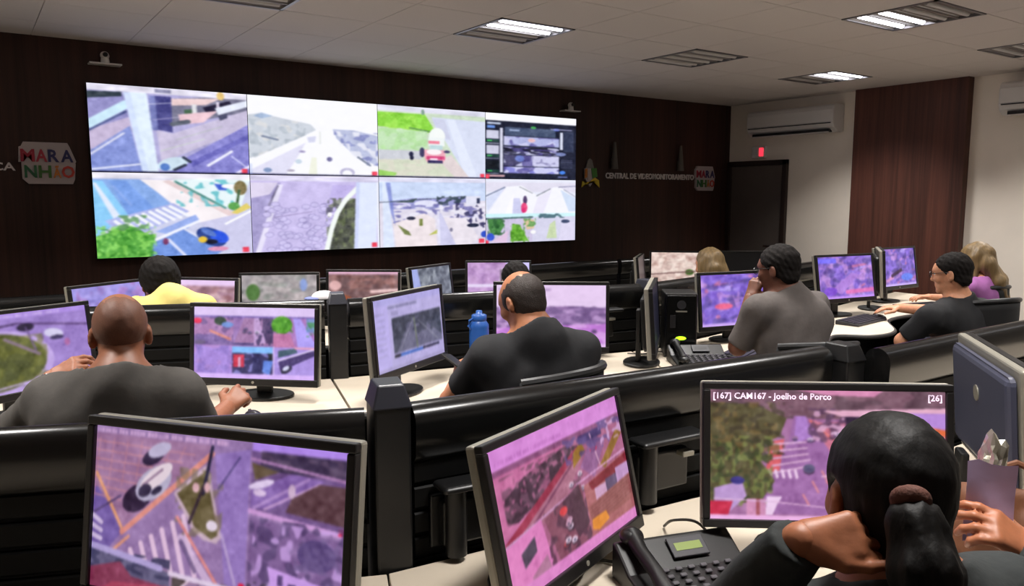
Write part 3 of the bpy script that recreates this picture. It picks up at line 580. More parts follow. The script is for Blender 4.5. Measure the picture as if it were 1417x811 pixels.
def pn1():
    p = Pic(230, 130, (152, 120, 172))
    p.poly([(0, .05), (.5, .05), (.12, .62), (0, .5)], (160, 118, 158)).poly([(0, .35), (.14, .62), (.05, .8), (0, .8)], (116, 92, 165)).poly([(.5, .1), (.64, .05), (.64, .85), (.56, .85)], (150, 120, 190))
    for k in range(7): p.line((0, .10+k*.055), (.42-k*.05, .10+k*.055+.02), .008, (206, 140, 150), .8)
    for k in range(7): p.line((.02+k*.06, .08), (.0+k*.06, .46-k*.05), .007, (200, 136, 150), .7)
    p.line((.01, .3), (.13, .62), .022, (228, 158, 120)).line((.13, .64), (.49, .1), .034, (222, 142, 132)).line((.08, .78), (.16, .66), .02, (220, 150, 130)).line((0, .55), (.12, .42), .012, (80, 60, 110))
    p.ell(.19, .42, .07, .075, (42, 26, 56), .95, -.6).ell(.255, .32, .085, .085, (186, 178, 206), 1, -.65).ell(.265, .28, .08, .05, (232, 214, 226), 1, -.65).line((.21, .34), (.29, .23), .014, (150, 120, 150)).ell(.22, .37, .03, .035, (60, 50, 80), 1, -.6).ell(.27, .36, .025, .02, (48, 40, 70), 1, -.6).ell(.25, .16, .05, .045, (48, 34, 66), 1, -.5).ell(.275, .115, .05, .04, (190, 180, 212), 1, -.4)
    p.poly([(.34, .36), (.475, .16), (.54, .58), (.52, .62), (.47, .61), (.42, .56), (.40, .5)], (200, 172, 190)).poly([(.355, .36), (.47, .2), (.525, .57), (.5, .6), (.43, .54), (.41, .48)], (104, 92, 62)).noise(.35, .2, .54, .6, 10, 10, .6, (126, 112, 84), .55).line((.49, .06), (.46, .34), .022, (40, 36, 66)).line((.46, .3), (.41, .52), .02, (60, 44, 58)).ell(.5, .52, .022, .032, (232, 216, 234)).ell(.43, .31, .014, .03, (222, 176, 186)).ell(.475, .3, .012, .03, (222, 176, 186)).line((.52, .3), (.6, .1), .01, (80, 66, 120))
    for k in range(6): x = .17+k*.043; p.line((x, .74-k*.05), (x+.055, .98-k*.03), .034, (226, 192, 222))
    p.line((.36, .5), (.53, .86), .02, (226, 140, 140)).line((.38, .62), (.5, .86), .05, (216, 186, 222), .85).line((.54, .56), (.6, .84), .018, (186, 160, 210)).line((.38, .64), (.44, .8), .03, (90, 70, 118), .7)
    for k in range(3): p.line((.0, .56+k*.06), (.04, .6+k*.05), .03, (206, 186, 224))
    p.caption(.005, .55, .03, .032, (212, 170, 214)).poly([(0, .74), (.35, .83), (.64, .86), (.64, 1), (0, 1)], (150, 118, 156))
    p.poly([(0, .75), (.1, .76), (.34, .84), (.34, 1), (0, 1)], (96, 90, 126)).noise(0, .76, .34, .9, 12, 5, .9, (58, 56, 92), .5).poly([(0, .88), (.13, .82), (.18, .9), (.3, .92), (.34, 1), (0, 1)], (132, 52, 84)).poly([(.1, .95), (.33, .92), (.34, 1), (.05, 1)], (168, 62, 92)).line((0, .745), (.3, .82), .04, (176, 160, 214))
    p.poly([(.35, .86), (.42, .85), (.35, .96)], (80, 66, 70)).line((.35, .97), (.42, .86), .015, (214, 186, 206)).noise(.48, .85, .64, .93, 8, 3, .9, (78, 66, 60), .45).line((.34, .84), (.64, .88), .03, (226, 206, 232)).ell(.625, .84, .012, .018, (225, 30, 70)).line((.4, .92), (.62, .95), .01, (186, 156, 196))
    p.rect(.645, .0, 1, .055, (180, 140, 238)).poly([(.645, .055), (1, .055), (1, .46), (.645, .40)], (116, 86, 140)).rect(.68, .05, 1, .16, (66, 52, 82)).noise(.68, .05, 1, .16, 12, 4, .7, (98, 78, 106), .5).line((.645, .1), (1, .17), .018, (176, 130, 182)).poly([(.645, .28), (.8, .16), (.92, .18), (.72, .38), (.645, .38)], (134, 100, 172)).line((.66, .38), (.86, .18), .02, (176, 140, 202)).line((.70, .38), (.9, .2), .012, (200, 160, 206)).poly([(.8, .3), (.9, .2), (1, .2), (1, .42), (.78, .38)], (94, 64, 72)).poly([(.645, .12), (.75, .16), (.66, .22)], (98, 80, 62)).ell(.685, .24, .05, .022, (226, 206, 240), 1, -.3).ell(.68, .29, .025, .02, (216, 190, 226)).ell(.8, .26, .014, .04, (206, 176, 206)).noise(.645, .16, 1, .42, 24, 10, 12)
    p.line((.645, .40), (1, .47), .03, (206, 156, 216)).rect(.975, .43, .995, .47, (225, 20, 60)).poly([(.645, .43), (1, .5), (1, 1), (.645, 1)], (130, 98, 152)).noise(.645, .43, 1, 1, 14, 14, .8, (86, 66, 112), .54).noise(.66, .45, 1, .9, 12, 9, .8, (206, 166, 232), .62).ell(.9, .6, .07, .09, (92, 72, 126)).noise(.82, .5, .98, .7, 8, 6, .6, (120, 100, 150), .5).poly([(.72, .7), (.98, .78), (1, .92), (.74, .84)], (206, 160, 236)).rect(.8, .78, .83, .84, (72, 52, 102)).rect(.76, .74, .78, .8, (90, 66, 120)).noise(.645, .8, .8, 1, 10, 8, .8, (60, 50, 70), .55).line((.66, .88), (1, .97), .024, (214, 166, 220)).rect(.975, .9, .995, .935, (225, 20, 60)); return p.out()
def pn2():
    p = Pic(200, 120, (168, 96, 132))
    p.rect(0, 0, 1, .14, (216, 138, 216)).caption(.04, .5, .1, .03, (190, 110, 190)).rect(0, .14, 1, .18, (140, 80, 124)).poly([(0, .18), (.5, .18), (.42, .62), (0, .62)], (200, 112, 160)).poly([(.05, .5), (.06, .34), (.2, .26), (.5, .2), (.62, .24), (.36, .42), (.12, .52)], (66, 42, 58)).noise(.05, .2, .6, .5, 22, 12, .8, (112, 74, 96), .5).noise(.05, .2, .6, .5, 26, 14, .8, (170, 96, 134), .66).poly([(0, .62), (.5, .3), (.6, .24), (.62, .3), (.2, .62)], (156, 48, 76)).poly([(.1, .62), (.58, .3), (.66, .3), (.4, .62)], (170, 108, 132)).line((.2, .6), (.6, .3), .02, (126, 66, 96))
    p.poly([(.56, .28), (.64, .22), (.66, .3), (.55, .38)], (150, 108, 36)).poly([(.76, .46), (.95, .26), (1, .3), (.8, .5)], (146, 104, 40)).poly([(.6, .4), (.72, .24), (.84, .3), (.7, .52)], (148, 96, 146)).rect(.62, .18, .82, .24, (70, 50, 108)).line((.72, .2), (.76, .45), .016, (206, 160, 190)).ell(.73, .32, .03, .02, (222, 50, 86)).noise(.5, .14, 1, .34, 16, 6, .8, (96, 76, 136), .58).noise(.8, .16, 1, .32, 8, 5, .8, (210, 170, 216), .6).rand_cars(.5, .4, .62, .55, 4, .03, [(216, 186, 206), (140, 90, 130)])
    p.line((0, .63), (.58, .52), .014, (206, 156, 200)).line((.55, .5), (1, .44), .014, (216, 160, 206)).poly([(0, .64), (.26, .58), (.3, 1), (0, 1)], (222, 128, 190)).poly([(.1, .72), (.2, .66), (.2, .76), (.11, .82)], (80, 66, 86)).poly([(.14, .9), (.26, .82), (.28, .94), (.18, 1)], (176, 118, 150)).poly([(.28, .6), (.58, .5), (.6, .92), (.34, .92)], (134, 76, 96)).noise(.28, .56, .6, .92, 12, 9, .7, (76, 46, 66), .55).poly([(.42, .56), (.56, .5), (.6, .8), (.5, .86)], (82, 48, 66)).rand_cars(.4, .62, .52, .9, 6, .035, [(222, 196, 216), (200, 150, 176), (170, 70, 80)]).ell(.42, .62, .03, .03, (222, 70, 76))
    p.poly([(.6, .54), (1, .46), (1, .92), (.6, .92)], (170, 98, 104)).poly([(.64, .54), (1, .47), (1, .56), (.66, .6)], (128, 30, 46)).rect(.68, .6, .78, .7, (206, 160, 196)).rect(.78, .58, .88, .68, (90, 70, 106)).rect(.88, .54, 1, .66, (190, 146, 196)).poly([(.6, .7), (1, .64), (1, .84), (.62, .86)], (150, 84, 84))
    for k in range(6): p.line((.62, .72+k*.025), (1, .66+k*.025), .008, (120, 62, 66))
    p.poly([(.62, .8), (.74, .8), (.76, .87), (.66, .9), (.61, .87)], (226, 140, 46)).rect(0, .915, 1, 1, (222, 134, 200)); return p.out()
def pn3():
    p = Pic(220, 124, (166, 112, 160))
    p.rect(0, 0, 1, .22, (128, 92, 108)).noise(0, 0, 1, .22, 20, 5, .7, (96, 72, 84), .55).poly([(.36, 0), (.74, 0), (.7, .05), (.5, .04)], (216, 140, 180))
    p.poly([(.36, .2), (.44, .22), (.74, .95), (.2, .95), (.34, .4)], (160, 108, 168)).poly([(.37, .2), (.41, .2), (.44, .36), (.36, .42)], (176, 128, 204)).poly([(.42, .22), (.5, .26), (.72, .6), (.72, .9), (.68, .9)], (206, 118, 142)).line((.43, .24), (.7, .62), .014, (232, 120, 112)).poly([(.5, .24), (1, .26), (1, .7), (.72, .66)], (196, 120, 152))
    p.noise(.42, .14, .72, .4, 14, 8, .8, (96, 66, 96), .52).noise(.44, .16, .74, .4, 14, 8, .8, (222, 170, 206), .6).rand_cars(.5, .24, .68, .36, 9, .028, [(220, 180, 214), (150, 90, 130), (190, 120, 160)]).poly([(.48, .16), (1, .13), (1, .26), (.9, .22), (.56, .2)], (230, 176, 202)).rect(.58, .2, .76, .3, (62, 44, 70)).rect(.84, .17, 1, .3, (186, 140, 220)).line((.86, .28), (1, .32), .05, (226, 110, 66))
    p.poly([(.26, .4), (.32, .38), (.3, .62), (.24, .64)], (216, 96, 104))
    for k in range(5): p.line((.27, .42+k*.055), (.41+k*.006, .40+k*.045), .014, (214, 170, 208))
    for k in range(5): p.line((.255+k*.028, .62), (.262+k*.028, .67), .022, (238, 206, 236))
    for a in ((.44, .7), (.48, .62), (.4, .8)): p.line(a, (a[0]+.025, a[1]+.08), .014, (222, 140, 150))
    p.line((.5, .7), (.58, .82), .014, (226, 130, 130)).line((.58, .82), (.66, .98), .014, (226, 130, 130)).line((.48, .66), (.72, .62), .012, (226, 180, 210))
    for x, y, s_, c in ((.425, .6, .04, (92, 86, 120)), (.545, .59, .048, (232, 214, 232)), (.43, .38, .022, (200, 170, 206)), (.365, .37, .02, (150, 110, 150))): p.ell(x, y+s_*.5, s_*.6, s_*.7, (60, 40, 70), .8).ell(x, y, s_*.62, s_*.8, c).ell(x, y+.01, s_*.4, s_*.3, (74, 64, 104), .8)
    p.poly([(0, .1), (.2, .12), (.33, .22), (.3, .36), (.24, .4), (.22, .55), (.28, .7), (.22, .86), (0, .9)], (92, 84, 56)).noise(0, .1, .3, .5, 16, 12, .7, (122, 100, 62), .52).noise(0, .1, .32, .5, 14, 12, .7, (66, 56, 42), .58).noise(0, .36, .27, .9, 18, 16, .75, (124, 134, 74), .52).noise(0, .36, .27, .9, 16, 16, .7, (58, 66, 40), .58)
    p.poly([(.02, .76), (.14, .7), (.16, .82), (.08, .95), (.02, .86)], (186, 150, 206)).ell(.12, .7, .03, .03, (60, 52, 130)).poly([(.0, .86), (.1, .86), (.08, .97), (0, .97)], (190, 34, 66)).rect(.16, .84, .24, .97, (206, 140, 180)).rect(.2, .84, .215, .97, (160, 80, 90)).poly([(.245, .82), (.31, .82), (.29, .88), (.27, .96), (.24, .96)], (238, 206, 238)).line((.02, .84), (.28, .86), .01, (214, 176, 214)).line((.28, .86), (.7, .93), .008, (230, 186, 222)).rect(0, .965, 1, 1, (238, 180, 230)); return p.out()
def pmA():
    p = Pic(150, 86, (160, 132, 206))
    p.noise(0, 0, 1, 1, 10, 6, 10).ell(.30, .62, .42, .42, (196, 170, 232)).ell(.30, .60, .37, .36, (92, 96, 50)).noise(.0, .3, .68, .95, 16, 10, .6, (120, 122, 56), .52).noise(.0, .3, .68, .95, 14, 10, .5, (70, 76, 44), .6).line((.4, .32), (.62, .56), .04, (140, 120, 140)).line((.0, .22), (.5, .14), .02, (70, 50, 90)).line((.5, .14), (1, .26), .02, (92, 66, 116)).ell(.55, .2, .06, .05, (44, 34, 60)).line((.55, .2), (.6, .5), .02, (120, 96, 150)).ell(.74, .32, .07, .06, (216, 210, 242), 1, .2).ell(.76, .38, .05, .03, (60, 50, 92)).ell(.83, .46, .02, .05, (180, 110, 170)).rect(0, 0, 1, .07, (178, 146, 232)).caption(.02, .8, .04, .04, (214, 190, 240)).line((.0, .98), (.7, .86), .02, (204, 180, 238)); return p.out()
def pmB():
    p = Pic(170, 96, (150, 116, 176))
    p.rect(0, 0, 1, .13, (218, 196, 240)).rect(0, .125, 1, .15, (130, 110, 180))
    p.rect(0, .15, .33, .53, (170, 126, 176)).noise(0, .15, .33, .53, 9, 6, .8, (110, 86, 140), .55).ell(.03, .2, .035, .04, (222, 50, 86)).line((.14, .34), (.3, .45), .035, (216, 140, 130)).ell(.22, .2, .05, .06, (62, 76, 66)).ell(.28, .25, .05, .04, (120, 150, 216)).ell(.05, .5, .05, .03, (116, 120, 60)).poly([(.0, .4), (.16, .38), (.33, .5), (.33, .53), (0, .53)], (120, 100, 160), .8)
    p.poly([(.33, .53), (.42, .15), (.66, .15), (.66, .53)], (160, 120, 166)).rect(.57, .15, .66, .5, (90, 70, 112)).poly([(.5, .15), (.54, .15), (.6, .5), (.5, .53)], (190, 156, 206)).rand_cars(.42, .25, .56, .48, 5, .03, [(214, 204, 228), (120, 96, 146)]).noise(.52, .15, .66, .53, 8, 8, .8, (60, 50, 92), .55).rect(.33, .5, .5, .53, (90, 76, 130))
    p.rect(.66, .15, 1, .55, (170, 120, 186)).ell(.73, .24, .085, .12, (90, 160, 50)).noise(.65, .15, .82, .36, 8, 6, .7, (62, 130, 36), .52).poly([(.82, .15), (.88, .15), (1, .48), (1, .55), (.86, .55)], (176, 160, 244)).poly([(.66, .36), (.8, .36), (.84, .55), (.66, .55)], (190, 120, 166)).rect(.93, .15, 1, .34, (110, 150, 200), .8).noise(.93, .2, 1, .4, 4, 5, .8, (70, 140, 80), .5)
    p.rect(0, .54, .32, .93, (166, 136, 216)).noise(0, .54, .32, .93, 6, 5, .5, (190, 140, 200), .5).noise(0, .54, .32, .93, 6, 5, .5, (130, 110, 190), .58).rect(.32, .55, .66, .64, (130, 186, 246)).rect(.32, .64, .66, .94, (56, 52, 96)).noise(.32, .64, .66, .94, 10, 7, .8, (140, 136, 206), .58).poly([(.33, .66), (.42, .66), (.42, .84), (.33, .84)], (206, 60, 86)).rect(.37, .7, .39, .84, (214, 170, 200)).poly([(.5, .68), (.58, .7), (.58, .94), (.48, .94)], (46, 44, 92)).poly([(.58, .74), (.66, .74), (.63, .94), (.57, .9)], (96, 130, 216)).rect(.62, .64, .66, .74, (36, 40, 50))
    p.rect(.66, .55, 1, .95, (170, 146, 222)).poly([(.7, .6), (.84, .56), (.86, .62), (.7, .7)], (72, 96, 112)).poly([(.7, .74), (1, .58), (1, .66), (.72, .88)], (70, 56, 108)).line((.7, .74), (1, .57), .02, (220, 206, 244)).ell(.77, .86, .05, .045, (50, 46, 70), 1, -.5).ell(.765, .84, .03, .03, (206, 206, 236), 1, -.5).line((.84, .56), (1, .56), .03, (230, 160, 190)).rect(.655, .54, .67, .95, (206, 180, 236)).rect(0, .93, 1, 1, (214, 180, 246)); return p.out()
def pmC():
    p = Pic(120, 76, (186, 176, 226))
    p.rect(0, 0, 1, .1, (176, 168, 226)).rect(.1, .12, .62, .16, (140, 136, 176)).rect(0, .1, .2, 1, (190, 178, 236)).rect(.24, .2, .34, .26, (158, 150, 196)).rect(.24, .29, .98, .78, (76, 80, 98)).poly([(.5, .34), (.62, .34), (.98, .7), (.98, .78), (.28, .78)], (108, 108, 134)).noise(.24, .29, .98, .6, 14, 7, .7, (48, 54, 66), .5).line((.56, .36), (.58, .78), .03, (110, 120, 104)).line((.52, .4), (.34, .74), .012, (156, 156, 170)).line((.62, .4), (.9, .74), .012, (150, 150, 166)).rect(.27, .8, .92, .835, (36, 36, 56)).rect(.33, .80, .66, .84, (70, 110, 196)).rect(.24, .8, .31, .84, (40, 40, 50)).rect(0, .95, 1, 1, (170, 160, 206))
    for k in range(8): p.rect(.03, .2+k*.08, .15, .225+k*.08, (172, 162, 214))
    return p.out()
def pmD():
    p = Pic(130, 76, (196, 160, 216)); p.rect(0, 0, 1, .36, (232, 206, 242)).rect(.02, .06, .5, .1, (190, 160, 206)).poly([(0, .42), (.4, .36), (.7, .34), (1, .38), (1, .72), (0, .72)], (150, 116, 170)).noise(0, .34, 1, .72, 18, 8, .7, (110, 84, 134), .52).noise(0, .4, 1, .75, 12, 8, .6, (206, 170, 222), .6).poly([(0, .7), (1, .62), (1, .94), (0, .94)], (190, 120, 210)).noise(0, .62, 1, .94, 14, 6, .6, (226, 180, 236), .55).rand_cars(.55, .66, 1, .9, 6, .04, [(226, 206, 236), (120, 86, 140)]).rect(0, .95, 1, 1, (230, 190, 240)); return p.out()
def busy(w, h, bg, cols, n, seed, bar=None, extra=None):
    p = Pic(w, h, bg); p.rng = np.random.RandomState(seed); R = p.rng
    for k in range(n):
        c = cols[R.randint(len(cols))]; x, y = R.rand(2); a = R.uniform(-.6, .3)
        (p.line((x, y), (x+.4*math.cos(a), y+.4*math.sin(a)), R.uniform(.015, .06), c, .65) if R.rand() < .5 else p.ell(x, y, R.uniform(.02, .09), R.uniform(.02, .08), c, .65, a))
    for c in cols[:4]: p.noise(0, 0, 1, 1, 12, 8, .55, c, .62)
    p.noise(0, 0, 1, 1, 26, 16, 18)
    for f_ in (extra or []): getattr(p, f_[0])(*f_[1:])
    if bar is not None: p.rect(0, .94, 1, 1, bar)
    return p.out()
PURP = [(146, 112, 226), (110, 86, 190), (216, 160, 226), (84, 70, 140), (190, 170, 246), (232, 130, 160)]
PINK = [(206, 160, 166), (170, 120, 126), (236, 206, 206), (120, 80, 90), (176, 146, 160)]

SCR = {}
def monitor(pos, ztop, yaw, tilt, pic, label, zd=ZD, w=.531, h=.299, strength=1.0, stand=True, group='desk monitors', off=None, back_badge=False, BB=.030):
    r = empty('monitor', (pos[0], pos[1], zd), math.radians(yaw)); tag(r, label, 'monitor', group)
    t = math.radians(tilt); zt = ztop-zd; B = .017
    def put(o): o.location = (0, 0, zt); o.rotation_euler = (-t, 0, 0); return o
    b = MB()
    for lo, hi in (((-w/2-B, -.008, 0), (w/2+B, .012, B)), ((-w/2-B, -.008, -h-BB), (w/2+B, .012, -h)), ((-w/2-B, -.008, -h), (-w/2, .012, 0)), ((w/2, -.008, -h), (w/2+B, .012, 0))): b.box(lo, hi)
    bz = put(b.build('bezel', 'bezel_black', r, bevel=.003))
    put(MB().box((-w/2-B-.001, .011, -h-BB-.001), (w/2+B+.001, .034, B+.001), .006).build('housing', 'silver', r))
    m_ = .004 if back_badge else .03
    bc = put(MB().box((-w/2+m_, .03, -h-.0), (w/2-m_, .058, -m_), .02, 3).build('back_cover', 'back_grey' if back_badge else 'black_plastic', r))
    if off: put(MB().box((-w/2, -.003, -h), (w/2, .002, 0)).build('screen', off, r))
    else: r_scr = screen_obj('screen', pic, w, h, r, strength, (0, 0, zt), (-t, 0, 0)); SCR[r.name] = r_scr
    MB().cyl((0, -.0082, -h-BB/2), (0, -.0095, -h-BB/2), .006, n=10).build('maker_badge', 'silver', bz)
    if back_badge: MB().cyl((0, .058, -.10), (0, .0605, -.10), .022, n=20).build('back_badge', 'silver', bc)
    if stand:
        b = MB(); b.box((-.035, .062, .012), (.035, .085, zt-(.27 if back_badge else .12)), .006); b.build('stand_neck', 'black_plastic', r)
        b = MB(); pts = [(.135*math.cos(a), .055+.095*math.sin(a)) for a in np.linspace(0, 2*PI, 25)[:-1]]; b.prism(pts, 0.0005, .014); b.build('stand_base', 'black_plastic', r, bevel=.004)
    return r
monitor((.335, 1.395), 1.18, -53, 8, pn1(), 'black monitor at lower left showing a van, zebra crossing and traffic island', strength=.92)
monitor((1.025, 1.295), 1.12, 20.5, 13, pn2(), 'tilted silver-sided monitor at bottom centre with pink street views', strength=.95)
n3 = monitor((1.60, 1.025), 1.16, -38, 8, pn3(), 'black monitor before the ponytailed woman showing a tree-lined road', strength=.98, BB=.019)
mat('caption_white', (250, 226, 250), .5, emit=.95)
for s_, x, sz in (('[167] CAM167 - Joelho de Porco', -.26, .0200), ('[26]', .226, .0200)):
    o = text_mesh('caption', s_, sz, 'caption_white', SCR[n3.name], bold=.0003, extrude=.0002)
    o.rotation_euler = (PI/2, 0, 0); o.location = (x, -.0012, -.021)
monitor((.13, 3.50), 1.165, 24, 8, pmA(), 'monitor at left edge showing a roundabout, beside the bald man', strength=.95)
monitor((.965, 3.275), 1.145, -42, 6, pmB(), 'monitor with six camera views right of the bald man', strength=1.05)
monitor((1.535, 2.985), 1.19, 30, 5, pmC(), 'turned monitor showing a grey video player window', strength=.95)
monitor((2.315, 2.985), 1.18, -38, 7, pmD(), 'monitor with pale sky and city behind the man in black', strength=1.0)
monitor((3.72, 3.00), 1.155, -13, 7, busy(110, 70, (140, 110, 214), PURP, 46, 3, (206, 170, 246), [('line', (.55, .45), (.98, .3), .02, (60, 40, 110)), ('ell', .3, .62, .12, .06, (240, 110, 150)), ('ell', .72, .88, .06, .05, (110, 190, 250))]), 'purple monitor in front of the man in the grey shirt')
monitor((5.16, 3.22), 1.185, -10, 10, busy(110, 70, (146, 112, 206), PURP, 50, 9, (200, 150, 250), [('rect', 0, .04, .34, .16, (120, 110, 246)), ('poly', [(.2, .8), (.6, .4), (.75, .45), (.4, .9)], (176, 130, 220)), ('ell', .2, .82, .12, .1, (130, 80, 210)), ('line', (.5, .85), (1, .82), .1, (226, 120, 190))]), 'purple monitor between the grey-shirted man and the man in black at right')
monitor((6.20, 3.42), 1.19, -1, 9, busy(100, 64, (130, 104, 206), PURP, 44, 12, (206, 180, 250), [('line', (.35, .72), (.6, .58), .09, (60, 36, 70)), ('ell', .75, .78, .16, .1, (100, 130, 240))]), 'purple monitor before the dark wood panel, farthest right')
mat('dark_blue_glass', (40, 42, 66), .3)
e0 = W(900, 440, 3.72); ru = np.array([math.cos(math.radians(42)), math.sin(math.radians(42))]); ec = e0[:2]+ru*.285
monitor(ec, 1.155, 42, 4, None, 'edge-on silver-sided monitor with dark screen right of the man in black', off='dark_blue_glass')
e1 = W(1222, 380, 5.72); ru = np.array([math.cos(math.radians(33)), math.sin(math.radians(33))]); ec = e1[:2]+ru*.285
monitor(ec, 1.20, 33, 4, None, 'edge-on silver-sided monitor between the two purple screens at right', off='dark_blue_glass')
fa, na = W(1343, 459, 2.38), W(1417, 505, 1.93)
dn = (na-fa)[:2]; dn /= np.linalg.norm(dn); yaw4 = math.degrees(math.atan2(dn[1], dn[0])); c4 = fa[:2]+dn*.285
# the back is turned to the camera: local +x runs from the near end to the far end
monitor(c4, float(fa[2])-.02, yaw4+180 if False else yaw4+180, 5, None, 'back of a grey-blue monitor with round badge at the right edge', off='dark_blue_glass', back_badge=True)
FK = dict(zd=ZDF, w=.477, h=.268, group='far row monitors')
monitor((.65, 5.02), 1.10, 31, 7, busy(80, 48, (160, 150, 226), [(140, 130, 206), (190, 176, 240), (176, 120, 190)], 26, 21), 'far bluish monitor left of the person in yellow', **FK)
monitor((1.15, 5.01), 1.10, -45, 7, busy(80, 48, (170, 130, 150), PINK, 26, 22, None, [('rect', 0, 0, 1, .14, (236, 206, 246)), ('poly', [(.1, 1), (.4, .35), (.6, .35), (.9, 1)], (140, 104, 126))]), 'far pinkish monitor right of the person in yellow', **FK)
monitor((1.66, 5.05), 1.10, -28, 7, busy(90, 52, (166, 158, 160), [(150, 146, 150), (196, 184, 186), (130, 136, 130)], 26, 23, None, [('ell', .15, .42, .09, .2, (76, 116, 56)), ('ell', .82, .25, .05, .15, (140, 160, 216)), ('line', (0, .8), (1, .66), .05, (216, 216, 220))]), 'far grey monitor with a green tree at its left', **FK)
monitor((2.20, 4.93), 1.10, -37, 7, busy(90, 52, (120, 90, 92), [(140, 96, 90), (90, 66, 70), (170, 120, 116)], 22, 24, None, [('rect', 0, 0, 1, .07, (226, 180, 206)), ('ell', .1, .35, .09, .12, (226, 180, 180)), ('line', (.62, .5), (1, .45), .08, (236, 200, 200)), ('ell', .2, .7, .14, .12, (150, 80, 50))]), 'far brownish monitor above the paper on the middle partition', **FK)
monitor((2.75, 4.98), 1.10, 26, 7, busy(80, 48, (120, 126, 140), [(100, 106, 120), (160, 166, 176), (70, 76, 90)], 24, 25, None, [('poly', [(0, 0), (.16, 0), (.26, 1), (0, 1)], (160, 170, 226))]), 'far turned monitor with grey road view', **FK)
monitor((3.36, 5.0), 1.105, -32, 7, busy(90, 52, (186, 146, 200), [(196, 150, 206), (170, 130, 190), (206, 170, 216)], 14, 26, None, [('rect', .62, 0, 1, 1, (206, 196, 246)), ('line', (.5, .9), (.56, .2), .07, (240, 230, 244)), ('rect', .53, .2, .62, .8, (110, 96, 110)), ('rect', 0, .62, 1, .7, (230, 216, 246))]), 'far lilac monitor behind the man in black', **FK)
monitor((5.34, 4.99), 1.105, -45, 7, busy(90, 52, (206, 180, 172), [(226, 206, 196), (176, 140, 130), (240, 226, 216)], 26, 27, None, [('ell', .72, .66, .08, .1, (70, 96, 46)), ('line', (0, .75), (1, .6), .03, (90, 60, 60))]), 'far cream monitor left of the long blond hair', strength=1.1, **FK)
monitor(W(886, 366, 6.8)[:2], 1.09, 40, 5, None, 'far dark monitor turned edge-on, left of the cream screen', off='dark_blue_glass', **FK)
mat('off_screen', (26, 26, 28), .35)
monitor(W(1028, 358, 7.6)[:2], 1.075, -40, 6, None, 'far switched-off monitor in front of the door', off='off_screen', **FK)

